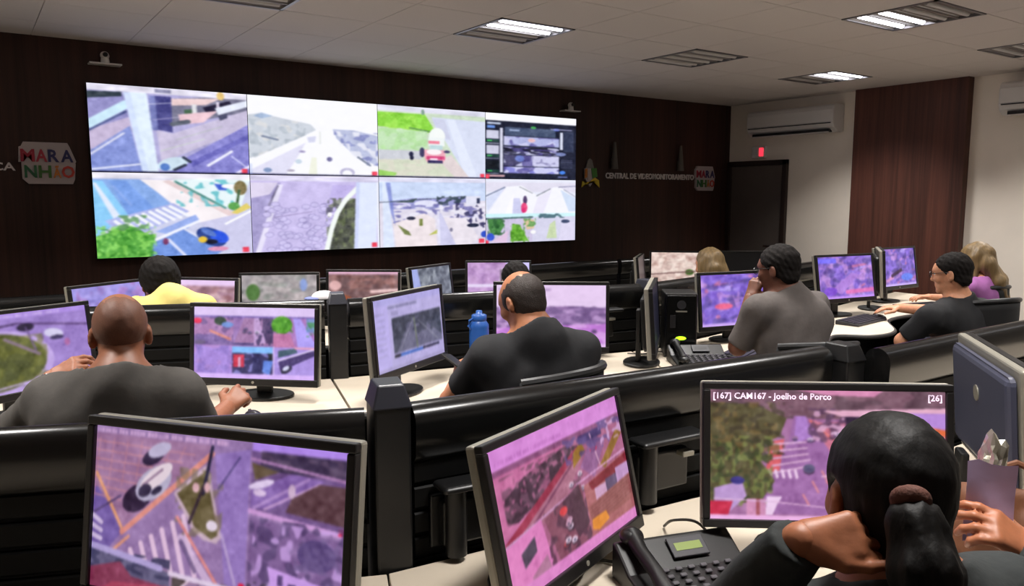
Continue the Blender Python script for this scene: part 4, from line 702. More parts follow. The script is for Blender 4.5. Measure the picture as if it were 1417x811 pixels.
# ------------------------------------------------------------------ figures: one signed-distance body each, turned into a single surface
def vec(*a): return np.array(a, float)
def unit(v): v = np.asarray(v, float); return v/(np.linalg.norm(v)+1e-12)
class SDF:
    def __init__(s, lo, hi, h):
        s.h = h; s.lo = np.asarray(lo, float)-2*h; n = np.ceil((np.asarray(hi, float)+2*h-s.lo)/h).astype(int)+1
        s.ax = [s.lo[i]+h*np.arange(n[i]) for i in range(3)]; s.D = np.full(tuple(n), .12, np.float32)
    def _block(s, lo, hi):
        sl = tuple(slice(max(0, int((lo[i]-s.lo[i])/s.h)), max(0, min(s.D.shape[i], int((hi[i]-s.lo[i])/s.h)+2))) for i in range(3))
        if any(q.stop <= q.start for q in sl): return None, None
        P = [s.ax[0][sl[0]][:, None, None], s.ax[1][sl[1]][None, :, None], s.ax[2][sl[2]][None, None, :]]
        return sl, P
    def _join(s, sl, d, k, sub=False):
        A = s.D[sl]
        if sub: s.D[sl] = np.maximum(A, -d) if k == 0 else np.maximum(A, -d)+ (np.maximum(k-np.abs(A+d), 0)**2)/(4*k)
        elif k == 0: s.D[sl] = np.minimum(A, d)
        else: s.D[sl] = np.minimum(A, d)-(np.maximum(k-np.abs(A-d), 0)**2)/(4*k)
    def cone(s, a, b, r1, r2, k=.02, flat=None, f=1.):
        """tapered capsule; flat = axis along which the section is scaled by f"""
        a, b = np.asarray(a, float), np.asarray(b, float); R = max(r1, r2)+k+.03
        sl, P = s._block(np.minimum(a, b)-R, np.maximum(a, b)+R)
        if sl is None: return s
        q = [P[i]-a[i] for i in range(3)]; d = b-a
        if flat is not None:
            n = unit(flat); d = d+n*(d@n)*(1/f-1); pn = q[0]*n[0]+q[1]*n[1]+q[2]*n[2]; q = [q[i]+n[i]*pn*(1/f-1) for i in range(3)]
        t = np.clip((q[0]*d[0]+q[1]*d[1]+q[2]*d[2])/(d@d+1e-12), 0, 1)
        dist = np.sqrt((q[0]-t*d[0])**2+(q[1]-t*d[1])**2+(q[2]-t*d[2])**2)-(r1+(r2-r1)*t)
        s._join(sl, (dist*(min(f, 1.) if flat is not None else 1)).astype(np.float32), k); return s
    def ell(s, c, r, fr, k=.02, sub=False):
        """ellipsoid, radii r along the three rows of fr"""
        c = np.asarray(c, float); R = max(r)+k+.03; sl, P = s._block(c-R, c+R)
        if sl is None: return s
        q = [P[i]-c[i] for i in range(3)]; k0 = 0; k1 = 0
        for j in range(3):
            e = q[0]*fr[j][0]+q[1]*fr[j][1]+q[2]*fr[j][2]; k0 = k0+(e/r[j])**2; k1 = k1+(e/r[j]**2)**2
        k0 = np.sqrt(k0); d = k0*(k0-1)/(np.sqrt(k1)+1e-9); s._join(sl, d.astype(np.float32), k, sub); return s
    def keep(s, n, c, near=None, R=None):
        """cut away everything with n.p < c (optionally only near a point)"""
        n = unit(n); P = [s.ax[0][:, None, None], s.ax[1][None, :, None], s.ax[2][None, None, :]]
        d = (c-(P[0]*n[0]+P[1]*n[1]+P[2]*n[2])).astype(np.float32)
        if near is not None: d = np.where((P[0]-near[0])**2+(P[1]-near[1])**2+(P[2]-near[2])**2 < R*R, d, -1).astype(np.float32)
        s.D = np.maximum(s.D, d); return s
    def ripple(s, amp, freq, seed=0, aniso=(1, 1, 1)):
        R = np.random.RandomState(seed); P = [s.ax[0][:, None, None], s.ax[1][None, :, None], s.ax[2][None, None, :]]; w = 0
        for _ in range(5):
            v = R.randn(3)*freq*np.array(aniso); w = w+np.sin(P[0]*v[0]+P[1]*v[1]+P[2]*v[2]+R.rand()*6.3)
        s.D = (s.D+w.astype(np.float32)*amp/2.2).astype(np.float32); return s
    def mesh(s):
        D = s.D; S = D < 0; n = D.shape; O = [(i, j, k) for i in (0, 1) for j in (0, 1) for k in (0, 1)]
        cnt = sum(S[i:n[0]-1+i, j:n[1]-1+j, k:n[2]-1+k].astype(np.int8) for i, j, k in O); M = (cnt > 0) & (cnt < 8)
        ci = np.argwhere(M); idx = -np.ones(M.shape, np.int32); idx[M] = np.arange(len(ci)); acc = np.zeros((len(ci), 3)); num = np.zeros(len(ci))
        for a in O:
            for ax in range(3):
                if a[ax]: continue
                b = list(a); b[ax] = 1; va = D[tuple((ci+a).T)]; vb = D[tuple((ci+b).T)]; m_ = (va < 0) != (vb < 0)
                t = va[m_]/(va[m_]-vb[m_]); p = np.repeat(np.array([a], float), m_.sum(), 0); p[:, ax] = t; acc[m_] += p; num[m_] += 1
        V = s.lo+s.h*(ci+acc/np.maximum(num, 1)[:, None]); Q = []
        for ax in range(3):
            u, v = (ax+1) % 3, (ax+2) % 3; s0 = [slice(None)]*3; s1 = [slice(None)]*3; s0[ax] = slice(0, -1); s1[ax] = slice(1, None)
            A, B = S[tuple(s0)], S[tuple(s1)]; e = np.argwhere(A != B)
            e = e[(e[:, u] > 0) & (e[:, v] > 0) & (e[:, u] < n[u]-1) & (e[:, v] < n[v]-1)]
            if not len(e): continue
            f0 = A[tuple(e.T)]; du = np.zeros(3, int); du[u] = 1; dv = np.zeros(3, int); dv[v] = 1
            q = np.stack([idx[tuple((e-du-dv).T)], idx[tuple((e-dv).T)], idx[tuple(e.T)], idx[tuple((e-du).T)]], 1)
            q[~f0] = q[~f0][:, ::-1]; Q.append(q)
        return V, np.concatenate(Q) if Q else np.zeros((0, 4), int)
def surf(name, parts, material, parent, origin):
    """parts: list of (V, Q) joined into one mesh object, coordinates relative to origin"""
    V, Q, o = [], [], 0
    for v, q in parts: V.append(v-origin); Q.append(q+o); o += len(v)
    V = np.concatenate(V).astype(np.float32); Q = np.concatenate(Q).astype(np.int32); nq = len(Q)
    me = bpy.data.meshes.new(name); me.vertices.add(len(V)); me.vertices.foreach_set('co', V.reshape(-1)); me.loops.add(nq*4); me.loops.foreach_set('vertex_index', Q.reshape(-1))
    me.polygons.add(nq); me.polygons.foreach_set('loop_start', np.arange(0, nq*4, 4, dtype=np.int32)); me.polygons.foreach_set('use_smooth', np.ones(nq, bool)); me.update(calc_edges=True)
    me.materials.append(MATS[material]); ob = bpy.data.objects.new(name, me); C.objects.link(ob); ob.parent = parent
    return ob

def hand_sdf(wrist, d, n, side, curl=.5, spread=.12, thumb=.6, size=1., h=.0045, point=False, straight=False, stub=None):
    """d: towards the fingers, n: out of the back of the hand, side: direction of the thumb"""
    d, n = unit(d), unit(n-unit(d)*(np.asarray(n)@unit(d))); s_ = np.cross(n, d); s_ = s_ if s_@np.asarray(side) > 0 else -s_
    wrist = np.asarray(wrist, float); g = SDF(wrist-.2*size, wrist+.2*size, h)
    sd_ = d if stub is None else unit(stub); g.cone(wrist-sd_*.05, wrist+d*.01, .025*size, .026*size, .014)
    for i, (off, L) in enumerate(((.030, .074), (.010, .08), (-.010, .076), (-.028, .062))):
        k0 = wrist+d*.012*size+s_*off*.5*size; k1 = wrist+d*(.088-abs(i-1)*.004)*size+s_*off*size+n*.004
        g.cone(k0, k1, .0155*size, .0125*size, .014)
        p = k1; a = curl*(.6+.12*i)*(.25 if point and i == 0 else 1); dirv = unit(d+s_*(1.5-i)*spread)
        for q, (fl, r0, r1) in enumerate(((.46, .0105, .0095), (.30, .0095, .0088), (.24, .0088, .0075))):
            ang = a*(q+1)*.75; v = dirv*math.cos(ang)-n*math.sin(ang); p2 = p+v*L*fl*size; g.cone(p, p2, r0*size, r1*size, .004); p = p2
    b0 = wrist+d*.018*size+s_*.020*size; t1 = b0+unit(d*.6+s_*(.9*thumb+.2)-n*.35)*.046*size; t2 = t1+unit(d*.9+s_*.35*thumb-n*.3*curl)*.034*size; t3 = t2+unit(d+s_*.05-n*.6*curl)*.026*size
    if straight: t1 = b0+unit(d*.85+s_*.5+n*.1)*.048*size; t2 = t1+unit(d+s_*.15+n*.05)*.036*size; t3 = t2+unit(d-s_*.05)*.028*size
    g.cone(b0, t1, .017*size, .0125*size, .014); g.cone(t1, t2, .0118*size, .0105*size, .004); g.cone(t2, t3, .0105*size, .0082*size, .004)
    return g

def person(name, label, J, skin, shirt, hair=None, group=None, sleeve=.7, sleeve_full=False, h=.008, trouser='trouser_dark', build=1., belly=0., female=False, hands=True, collar=False, glasses=False, fold=.0022, hs=1., cuff=.93):
    """J: world joints. head (centre between the ears), face (direction), neck, shl/shr, ell/elr, wrl/wrr, pel, knl/knr, ftl/ftr; hl/hr = hand options"""
    face = unit(J['face']); tilt = np.asarray(J.get('crown', (0, 0, 1.)), float); u = unit(tilt-face*(tilt@face)); f = face; l = np.cross(u, f)   # l = the person's left
    Hc = np.asarray(J['head'], float); nk = np.asarray(J['neck'], float); hp = lambda a, b, c: Hc+(f*a+l*b+u*c)*hs
    bf = unit(J['body'])                                                    # body facing, horizontal
    pel = np.asarray(J['pel'], float); root = empty(name, (pel[0], pel[1], 0)); tag(root, label, 'person', group); org = np.array([pel[0], pel[1], 0.])
    pts = np.array([Hc]+[np.asarray(J[k], float) for k in ('neck', 'shl', 'shr', 'ell', 'elr', 'wrl', 'wrr', 'pel', 'knl', 'knr', 'ftl', 'ftr')])
    lo, hi = pts.min(0)-.22, pts.max(0)+.22; lo[2] = max(lo[2], -.02)
    sh = (np.asarray(J['shl'])+np.asarray(J['shr']))/2; chest = sh*.72+pel*.28; waist = sh*.3+pel*.7; lat = unit(np.asarray(J['shl'])-np.asarray(J['shr']))
    bw = build*(.9 if female else 1.)
    def torso(g, e):
        g.cone(pel, waist, .150*bw+e, .138*bw+belly*.6+e, .05, bf, .74); g.cone(waist, chest, .140*bw+belly*.6+e, .155*bw+e, .06, bf, .70)
        g.cone(chest+lat*.06-u*0, chest-lat*.06, .115*bw+e, .115*bw+e, .05, bf, .85)
        g.ell(sh*.62+chest*.38-bf*.015, (.175*bw+e, .095*bw+e, .13+e), (lat, bf, vec(0, 0, 1)), .07)
        if belly: g.ell(waist+bf*.05, (.13+belly, .12+belly, .13), (lat, bf, vec(0, 0, 1)), .05)
        if female: g.ell(chest+bf*.09+lat*.07, (.06, .055, .06), (lat, bf, vec(0, 0, 1)), .03); g.ell(chest+bf*.09-lat*.07, (.06, .055, .06), (lat, bf, vec(0, 0, 1)), .03)
        for k_ in ('shl', 'shr'):
            s_ = np.asarray(J[k_], float); g.cone(chest*.35+sh*.65+(s_-sh)*.35, s_, .085*bw+e, .058*bw+e, .05); g.cone(nk-unit(Hc-nk)*.015, s_*.86+sh*.14, .046*bw+e, .048*bw+e, .07)
    def arm(g, k_, e, t0, t1):
        s_, el, wr = (np.asarray(J[a+k_], float) for a in ('sh', 'el', 'wr'))
        if t1 <= 1: g.cone(s_, s_+(el-s_)*t1, .056*bw+e, (.056-.012*t1)*bw+e, .03)
        else: g.cone(s_, el, .056*bw+e, .044*bw+e, .03); g.cone(el, el+(wr-el)*(t1-1), .043*bw+e*.9, (.043-.013*(t1-1))*bw+e*.7, .02)
    def head(g0):
        class G:
            def ell(s_, c, r, fr, k=.02, sub=False): g0.ell(c, tuple(q*hs for q in r), fr, k, sub)
            def cone(s_, a, b, r1, r2, k=.02): g0.cone(a, b, r1*hs, r2*hs, k)
        g = G()
        g.ell(hp(-.012, 0, .034), (.098, .076, .09), (f, l, u), .0); g.ell(hp(.022, 0, -.046), (.072, .057, .074), (f, l, u), .03); g.ell(hp(.055, 0, .02), (.045, .058, .055), (f, l, u), .03)
        g.ell(hp(.070, 0, -.100), (.022, .026, .018), (f, l, u), .02); g.cone(hp(.092, 0, .012), hp(.108, 0, -.028), .009, .012, .012); g.ell(hp(.098, .012, -.032), (.011, .010, .008), (f, l, u), .006); g.ell(hp(.098, -.012, -.032), (.011, .010, .008), (f, l, u), .006)
        g.cone(hp(.086, .03, .026), hp(.086, -.03, .026), .011, .011, .015); g.cone(hp(.084, .018, -.062), hp(.084, -.018, -.062), .009, .009, .008); g.cone(hp(.081, .016, -.073), hp(.081, -.016, -.073), .009, .009, .006)
        for s_ in (1, -1):
            g.ell(hp(.088, .031*s_, .006), (.014, .018, .012), (f, l, u), .01, sub=True); g.ell(hp(.062, .046*s_, -.026), (.026, .018, .02), (f, l, u), .02)
            g.ell(hp(-.010, .079*s_, -.010), (.021, .011, .033), (unit(f-l*s_*.35), unit(l*s_+f*.35), u), .008); g.ell(hp(-.010, .094*s_, -.006), (.009, .01, .016), (f, l, u), .006, sub=True)
        g.cone(hp(-.022, 0, -.06), nk, .056*(.84 if female else 1.02), (.052 if female else .060)*bw, .03)
    # ---- body
    g = SDF(lo, hi, h); head(g); torso(g, -.012)
    for k_ in 'lr':
        arm(g, k_, -.004, 0, 2.0); kn, ft = np.asarray(J['kn'+k_], float), np.asarray(J['ft'+k_], float); hpj = pel+lat*(.085 if k_ == 'l' else -.085)
        g.cone(hpj, kn, .078*bw, .055*bw, .03); g.cone(kn, ft+vec(0, 0, .08), .054*bw, .036, .02)
        g.cone(ft+vec(0, 0, .06), ft+bf*.13+vec(0, 0, .035), .036, .028, .02)
    parts = [g.mesh()]
    if hands:
        for k_ in 'lr':
            o = dict(J.get('h'+k_, {})); wr, el = np.asarray(J['wr'+k_], float), np.asarray(J['el'+k_], float); d_ = o.pop('d', unit(wr-el)); n_ = o.pop('n', vec(0, 0, 1.)); sd = o.pop('side', lat*(-1 if k_ == 'l' else 1))
            o.setdefault('stub', wr-el); parts.append(hand_sdf(wr, d_, n_, sd, size=o.pop('k', .9 if female else 1.), **o).mesh())
    surf('body', parts, skin, root, org)
    # ---- eyes
    for s_ in (1, -1):
        c = hp(.079, .031*s_, .006)-org; MB().ball(c, .0115, n=12).build('eye', 'eye_white', root, smooth=True)
        MB().ball(c+f*.0075, .0055, n=8).build('iris', 'eye_dark', root, smooth=True)
    # ---- shirt
    g = SDF(lo, hi, h*1.1); torso(g, .004); t1 = 1+cuff if sleeve_full else sleeve
    for k_ in 'lr': arm(g, k_, .014, 0, t1)
    nd = unit(Hc-nk); g.cone(nk-nd*.05, nk+nd*(.035 if collar else .012), .064*bw, (.062 if collar else .062)*bw, .05)
    g.keep(-nd, -(nk@nd)-(.030 if collar else .012), nk+nd*.10, .125); g.ripple(fold, 34, 3); g.keep((0, 0, 1), pel[2]-.10)
    for k_ in 'lr':                                                        # straight cuffs
        s_, el, wr = (np.asarray(J[a+k_], float) for a in ('sh', 'el', 'wr'))
        c_, dd = (s_+(el-s_)*t1, unit(el-s_)) if t1 <= 1 else (el+(wr-el)*(t1-1), unit(wr-el)); g.keep(-dd, -(c_@dd), c_+dd*.05, .085)
    surf('shirt', [g.mesh()], shirt, root, org)
    # ---- trousers and shoes
    g = SDF(np.minimum(lo, lo), vec(hi[0], hi[1], pel[2]+.12), .012); g.cone(pel+lat*.05, pel-lat*.05, .150*bw, .150*bw, .04, bf, .8)
    for k_ in 'lr':
        kn, ft = np.asarray(J['kn'+k_], float), np.asarray(J['ft'+k_], float); hpj = pel+lat*(.085 if k_ == 'l' else -.085); g.cone(hpj, kn, .092*bw, .072*bw, .03); g.cone(kn, ft+vec(0, 0, .10), .070*bw, .055, .02)
    surf('trousers', [g.mesh()], trouser, root, org)
    for k_ in 'lr':
        ft = np.asarray(J['ft'+k_], float); g = SDF(ft-vec(.2, .2, .03), ft+vec(.2, .2, .16), .01); g.cone(ft-bf*.03+vec(0, 0, .045), ft+bf*.15+vec(0, 0, .04), .045, .04, .02); g.cone(ft+vec(0, 0, .05), ft+vec(0, 0, .1), .045, .042, .02); g.keep((0, 0, 1), .004); surf('shoe', [g.mesh()], 'shoe_black', root, org)
    # ---- hair
    if hair:
        kind, hm = hair[0], hair[1]; t = {'stubble': .0022, 'balding': .0065, 'short': .009, 'round': .022, 'long': .016, 'ponytail': .010}[kind]
        hl, hh = Hc-.42, Hc+.2; g = SDF(hl if kind in ('long', 'ponytail') else Hc-.18, hh, .0055 if kind != 'long' else .007)
        dn, bk_ = {'stubble': (.004, .003), 'balding': (.0145, .006)}.get(kind, (0, .002))
        g.ell(hp(-.012-bk_, 0, .034-dn), tuple(q*hs for q in (.098+t, .076+t, .09+t)), (f, l, u), 0); None if kind == 'stubble' else g.ell(hp(-.042, 0, -.035), tuple(q*hs for q in (.060+t*.5, .060+t*.7, .058)), (f, l, u), .02)
        hl_ = lambda a, c: unit(-f*math.cos(a)+u*math.sin(a))
        if kind == 'stubble': nn = hl_(.62, 0); g.keep(nn, nn@hp(.02, 0, -.01)); g.ripple(.0006, 220, 4)
        elif kind == 'balding': nn = hl_(.75, 0); g.keep(nn, nn@hp(.05, 0, .0)); g.ripple(.0010, 200, 4)
        elif kind in ('short', 'round'): nn = hl_(.80, 0); g.keep(nn, nn@hp(.082, 0, .068)); g.keep(u, u@hp(0, 0, -.075))
        elif kind == 'long':
            nn = hl_(.85, 0); g.keep(nn, nn@hp(.084, 0, .07)); bk = hp(-.07, 0, -.02); e_ = hair[2] if len(hair) > 2 else vec(0, 0, -.26)
            for s_ in (-1, 0, 1): g.cone(bk+l*.045*s_, bk+l*.07*s_+e_*.5-f*.01, .052, .05, .03); g.cone(bk+l*.07*s_+e_*.5-f*.01, bk+l*.06*s_+e_-f*.0, .05, .026, .03)
            for s_ in (-1, 1): g.cone(hp(.0, .075*s_, .03), hp(.005, .085*s_, -.10), .026, .026, .03)
            g.ripple(.003, 90, 5, (1, 1, .25))
        elif kind == 'ponytail': nn = hl_(.70, 0); g.keep(nn, nn@hp(.082, 0, .066)); g.keep(u*.8-f*.6, unit(u*.8-f*.6)@hp(-.02, 0, -.085)); g.ripple(.0012, 150, 5, (1, 1, .5))
        if kind in ('short', 'round'): g.ripple(.0022, 210, 4)
        for s_ in (1, -1): g.ell(hp(-.006, .088*s_, -.010), (.026, .022, .036), (f, l, u), .004, sub=True) if kind not in ('long', 'round') else None
        surf('hair', [g.mesh()], hm, root, org)
    if glasses:
        b = MB()
        for s_ in (1, -1):
            b.tube([hp(.108+.0*a, .032*s_+.022*math.cos(a), .004+.018*math.sin(a))-org for a in np.linspace(0, 2*PI, 17)], .0022, 6); b.tube([hp(.106, .054*s_, .010)-org, hp(.06, .072*s_, .012)-org, hp(-.005, .084*s_, .012)-org], .0022, 6)
        b.tube([hp(.110, .011, .008)-org, hp(.110, -.011, .008)-org], .0022, 6); b.build('glasses', 'bezel_black', root, smooth=True)
    return root, hp, org

def skinmat(name, rgb): 
    M = mat(name, rgb, .5, noise=.08, nscale=60, bump=.06); b = M.node_tree.nodes['Principled BSDF']
    b.inputs['Subsurface Weight'].default_value = .08; b.inputs['Subsurface Radius'].default_value = (.012, .005, .003); return name
skinmat('skin_tan', (174, 114, 80)); skinmat('skin_brown', (146, 92, 65)); skinmat('skin_dark', (116, 72, 54)); skinmat('skin_light', (206, 146, 112)); skinmat('skin_warm', (164, 102, 70))
mat('eye_white', (225, 220, 215), .2); mat('eye_dark', (30, 20, 16), .15); mat('trouser_dark', (34, 36, 46), .8); mat('shoe_black', (22, 21, 21), .5)
mat('cloth_charcoal', (76, 72, 68), .85, noise=.08, nscale=30, bump=.15); mat('cloth_black', (23, 23, 26), .85, noise=.1, nscale=30, bump=.12); mat('cloth_grey', (90, 83, 80), .85, noise=.06, nscale=40, bump=.15)
mat('cloth_yellow', (226, 206, 120), .8, noise=.06, nscale=30, bump=.2); mat('cloth_purple', (160, 96, 160), .8, noise=.06, nscale=30); mat('cloth_darkgreen', (40, 44, 44), .85, noise=.1, nscale=60, bump=.15); mat('cloth_navy', (40, 46, 80), .85)
mat('hair_black', (15, 13, 12), .6, noise=.3, nscale=90, bump=.18, stretch=(1, 1, .12), spec=.22)
mat('hair_short', (24, 20, 18), .8, noise=.3, nscale=260, bump=.3, spec=.2); mat('hair_brown', (44, 33, 27), .6, noise=.25, nscale=300, bump=.4); mat('hair_stubble', (112, 72, 54), .6, noise=.15, nscale=260); mat('hair_blond', (118, 96, 62), .5, noise=.3, nscale=50, bump=.5, stretch=(1, 1, .1))

def hd(deg, pitch=0.):
    a, p = math.radians(deg), math.radians(pitch); return vec(math.sin(a)*math.cos(p), math.cos(a)*math.cos(p), math.sin(p))
def sitter(head, heading, face=None, pitch=-8, lean=.04, shw=.185, **over):
    bf = hd(heading); lf = vec(-bf[1], bf[0], 0); z = vec(0, 0, 1.); head = np.asarray(head, float)
    nk = over.pop('neck', head-z*.125-bf*.035); sc_ = nk-z*.055-bf*.01
    J = dict(head=head, face=hd(face if face is not None else heading, pitch), neck=nk, body=bf, shl=sc_+lf*shw, shr=sc_-lf*shw)
    J.update({k: v for k, v in over.items() if k in ('shl', 'shr')}); sc_ = (J['shl']+J['shr'])/2
    J['pel'] = vec(*(sc_-bf*lean)[:2], .57)
    for k, s_ in (('l', 1), ('r', -1)):
        J['el'+k] = J['sh'+k]+lf*.05*s_+bf*.13-z*.25; J['wr'+k] = J['el'+k]+bf*.23-lf*.05*s_+z*.0
        J['kn'+k] = J['pel']+bf*.42+lf*.13*s_-z*.07; J['ft'+k] = vec(*(J['kn'+k]+bf*.02)[:2], 0)
    J.update(over); return J

def chair(back_xy, heading, label, zt=1.03, arms=True):
    """office chair; back_xy is the middle of the back rest"""
    bf = hd(heading); o = np.asarray(back_xy, float)[:2]+bf[:2]*.25
    r = empty('office_chair', (o[0], o[1], 0), -math.radians(heading)); tag(r, label, 'chair', 'office chairs')
    MB().box((-.24, -.22, .43), (.24, .25, .50), .03, 3).build('seat', 'chair_fabric', r, smooth=True)
    nx, nz = 15, 8; V, F = [], []
    for s_ in (0, 1):
        for j in range(nz):
            for i in range(nx):
                a = (i/(nx-1)-.5)*2; t = j/(nz-1); w = .225*(1-.10*abs(t-.55)**2*4)
                V.append((a*w, -.265+.10*a*a-.03*math.sin(t*PI)*0+.05*(1-t)*0-.03*t+(.012 if s_ else 0), .58+(zt-.58)*t-.02*a*a*t))
    N = nx*nz
    for j in range(nz-1):
        for i in range(nx-1):
            k = j*nx+i; F.append((k, k+nx, k+nx+1, k+1)); F.append((N+k, N+k+1, N+k+nx+1, N+k+nx))
    for i in range(nx-1): k = (nz-1)*nx+i; F.append((k, N+k, N+k+1, k+1)); F.append((i, i+1, N+i+1, N+i))
    for j in range(nz-1): k = j*nx; F.append((k, N+k, N+k+nx, k+nx)); k += nx-1; F.append((k, k+nx, N+k+nx, N+k))
    br = mesh_obj('backrest', V, F, 'chair_fabric', r, True)
    top = [V[(nz-1)*nx+i] for i in range(nx)]; b = MB(); b.tube([(x, y+.004, z) for x, y, z in top], .0145, 8); b.build('back_rim', 'chair_plastic', br, smooth=True)
    MB().tube([(0, -.05, .40), (0, -.25, .42), (0, -.29, .55), (0, -.285, .72)], .022).build('back_support', 'chair_plastic', r, smooth=True)
    if arms:
        for s_ in (-1, 1):
            ap = MB().tube([(s_*.20, .0, .42), (s_*.285, .0, .44), (s_*.285, .0, .66)], .016).build('arm_post', 'chair_plastic', r, smooth=True)
            MB().box((s_*.285-.035, -.13, .655), (s_*.285+.035, .13, .685), .012).build('armrest', 'chair_plastic', ap, smooth=True)
    MB().cyl((0, 0, .10), (0, 0, .43), .026).build('gas_lift', 'chair_plastic', r, smooth=True)
    for k in range(5):
        a = 2*PI*k/5+.3; x, y = .29*math.cos(a), .29*math.sin(a); lg = MB().tube([(0, 0, .11), (x*.6, y*.6, .09), (x, y, .07)], [.025, .02, .015]).build('leg', 'chair_plastic', r, smooth=True)
        MB().cyl((x-.012*math.sin(a), y+.012*math.cos(a), .028), (x+.012*math.sin(a), y-.012*math.cos(a), .028), .028, n=14).build('caster', 'bezel_black', lg, smooth=True)
    return r

# ---- the bald man in the middle row, seen from behind
z_ = vec(0, 0, 1.)
J = sitter(W(167, 462, 2.33), 8, 9, -10, neck=W(166, 520, 2.28), shl=W(76, 556, 2.28), shr=W(247, 549, 2.35),
           elr=W(282, 600, 2.58), wrr=W(314, 565, 2.82), ell=W(14, 604, 2.49), wrl=W(72, 524, 2.71),
           hr=dict(d=unit(RT*.25+FW*.6+z_*.35), n=unit(z_*.7-FW*.2+RT*.5), curl=1.25, side=-RT), hl=dict(d=unit(RT*.75+z_*.45+FW*.2), n=unit(-RT*.3+z_*.6-FW*.7), curl=1.1, side=z_+RT*.2))
_, hp, og = person('person', 'bald man in charcoal t-shirt seen from behind at left', J, 'skin_brown', 'cloth_charcoal', ('stubble', 'hair_stubble'), 'seated people', sleeve=.93, h=.0075, build=1.14, hs=.96)
w0, w1 = np.asarray(J['wrl'])-unit(np.asarray(J['wrl'])-np.asarray(J['ell']))*.035, np.asarray(J['wrl'])-unit(np.asarray(J['wrl'])-np.asarray(J['ell']))*.012
o = MB().cyl(w0-og, w1-og, .036, .034, n=20).build('watch', 'chrome', _, smooth=True)
chair((J['pel']-J['body']*.17)[:2], 8, 'black office chair under the bald man', zt=.90)
# ---- far row
J = sitter(W(222, 394, 3.98), 4, 4, -24, neck=W(236, 412, 3.90), shl=W(190, 432, 3.86), shr=W(280, 428, 3.92), lean=.1)
person('person', 'person with round black hair and yellow shirt in the far row', J, 'skin_brown', 'cloth_yellow', ('round', 'hair_short'), 'seated people', h=.010, collar=True)
chair((J['pel']-J['body']*.17)[:2], 4, 'black office chair under the person in yellow', zt=.92)
J = sitter(W(713, 391, 4.75), 20, 20, -8)
person('person', 'dark-haired person in the far row, mostly hidden by the balding man', J, 'skin_brown', 'cloth_navy', ('short', 'hair_short'), 'seated people', h=.010)
chair((J['pel']-J['body']*.17)[:2], 20, 'black office chair in the far row behind the balding man', zt=.90)
J = sitter(W(981, 368, 5.85), 20, 0, -6)
person('person', 'person with long blond hair in the far row near the door', J, 'skin_light', 'cloth_black', ('long', 'hair_blond', vec(.05, -.02, -.26)), 'seated people', h=.010, female=True)
chair((J['pel']-J['body']*.17)[:2], 20, 'black office chair under the far blond person', zt=.90)
# ---- balding man in black, looking down at a phone
J = sitter(W(722, 418, 2.89), 8, -8, -26, neck=W(740, 456, 2.85), shl=W(676, 496, 2.85), shr=W(803, 486, 3.00), lean=.12,
           ell=W(624, 556, 3.02), wrl=W(634, 524, 3.19), elr=W(800, 560, 3.21), wrr=W(715, 548, 3.32),
           hl=dict(d=unit(z_*.5+FW*.5+RT*.15), n=unit(-RT*.5-FW*.6+z_*.3), curl=.9, side=RT))
person('person', 'balding man in black t-shirt looking down beside the blue bottle', J, 'skin_tan', 'cloth_black', ('balding', 'hair_brown'), 'seated people', sleeve=.66, h=.0075, build=1.10, hs=.90)
p_ = W(633, 503, 3.2); r = empty('mobile_phone', p_, .5); tag(r, 'black phone in the left hand of the balding man', 'phone')
o = MB().box((-.036, -.005, -.07), (.036, .005, .07), .004).build('case', 'bezel_black', r); o.rotation_euler = (-1.1, .2, 0)
o = MB().box((-.032, -.0056, -.062), (.032, -.005, .062)).build('screen', 'off_screen', r); o.rotation_euler = (-1.1, .2, 0)
chair(W(800, 520, 2.52)[:2], -12, 'black mesh chair behind the balding man in black', zt=1.05)
# ---- man in the grey shirt, hand at the chin
J = sitter(W(1077, 373, 4.0), 25, -8, -8, neck=W(1090, 404, 4.0), shl=W(1050, 430, 3.92), shr=W(1126, 424, 4.12), lean=.16,
           ell=W(1021, 480, 4.0), wrl=W(1038, 412, 4.08), elr=W(1125, 480, 4.4), wrr=W(1060, 476, 4.6),
           hl=dict(d=unit(z_*.8+RT*.35+FW*.1), n=unit(-RT*.6-FW*.6), curl=1.0, side=RT))
person('person', 'man in grey shirt resting his chin on his hand', J, 'skin_dark', 'cloth_grey', ('short', 'hair_short'), 'seated people', sleeve=.95, h=.008, build=1.12, collar=True, glasses=True)
chair((J['pel']-J['body']*.20)[:2], 25, 'black office chair under the man in the grey shirt', zt=.92)
# ---- man in black at right, hand on the mouse
J = sitter(W(1317, 379, 4.71), 5, -14, -6, neck=W(1326, 412, 4.73), shl=W(1287, 440, 4.56), shr=W(1356, 430, 4.93), lean=.10,
           ell=W(1249, 472, 4.67), wrl=W(1290, 486, 4.85), elr=W(1296, 431, 5.21), wrr=W(1244, 426, 5.45),
           hr=dict(d=unit(-RT+FW*.25-z_*.05), n=z_, curl=.45, side=-FW))
person('person', 'dark-haired man in black t-shirt reaching to his mouse at right', J, 'skin_light', 'cloth_black', ('short', 'hair_short'), 'seated people', sleeve=.82, h=.008, build=1.1, glasses=True)
chair(W(1385, 470, 4.69)[:2], 15, 'black office chair behind the man with the mouse', zt=1.0)
# ---- woman with long fair hair behind him
J = sitter(W(1350, 362, 5.55), 0, -16, -8, ell=W(1315, 414, 5.7), wrl=W(1288, 411, 5.9), hl=dict(d=unit(-RT+FW*.2), n=z_, curl=.5, side=FW))
person('person', 'woman with long fair hair and purple top behind the man at right', J, 'skin_light', 'cloth_purple', ('long', 'hair_blond', vec(.14, -.08, -.26)), 'seated people', h=.010, female=True, sleeve=.6)
chair(W(1376, 440, 5.5)[:2], 12, 'black office chair with wide back behind the fair-haired woman', zt=.985, arms=False)
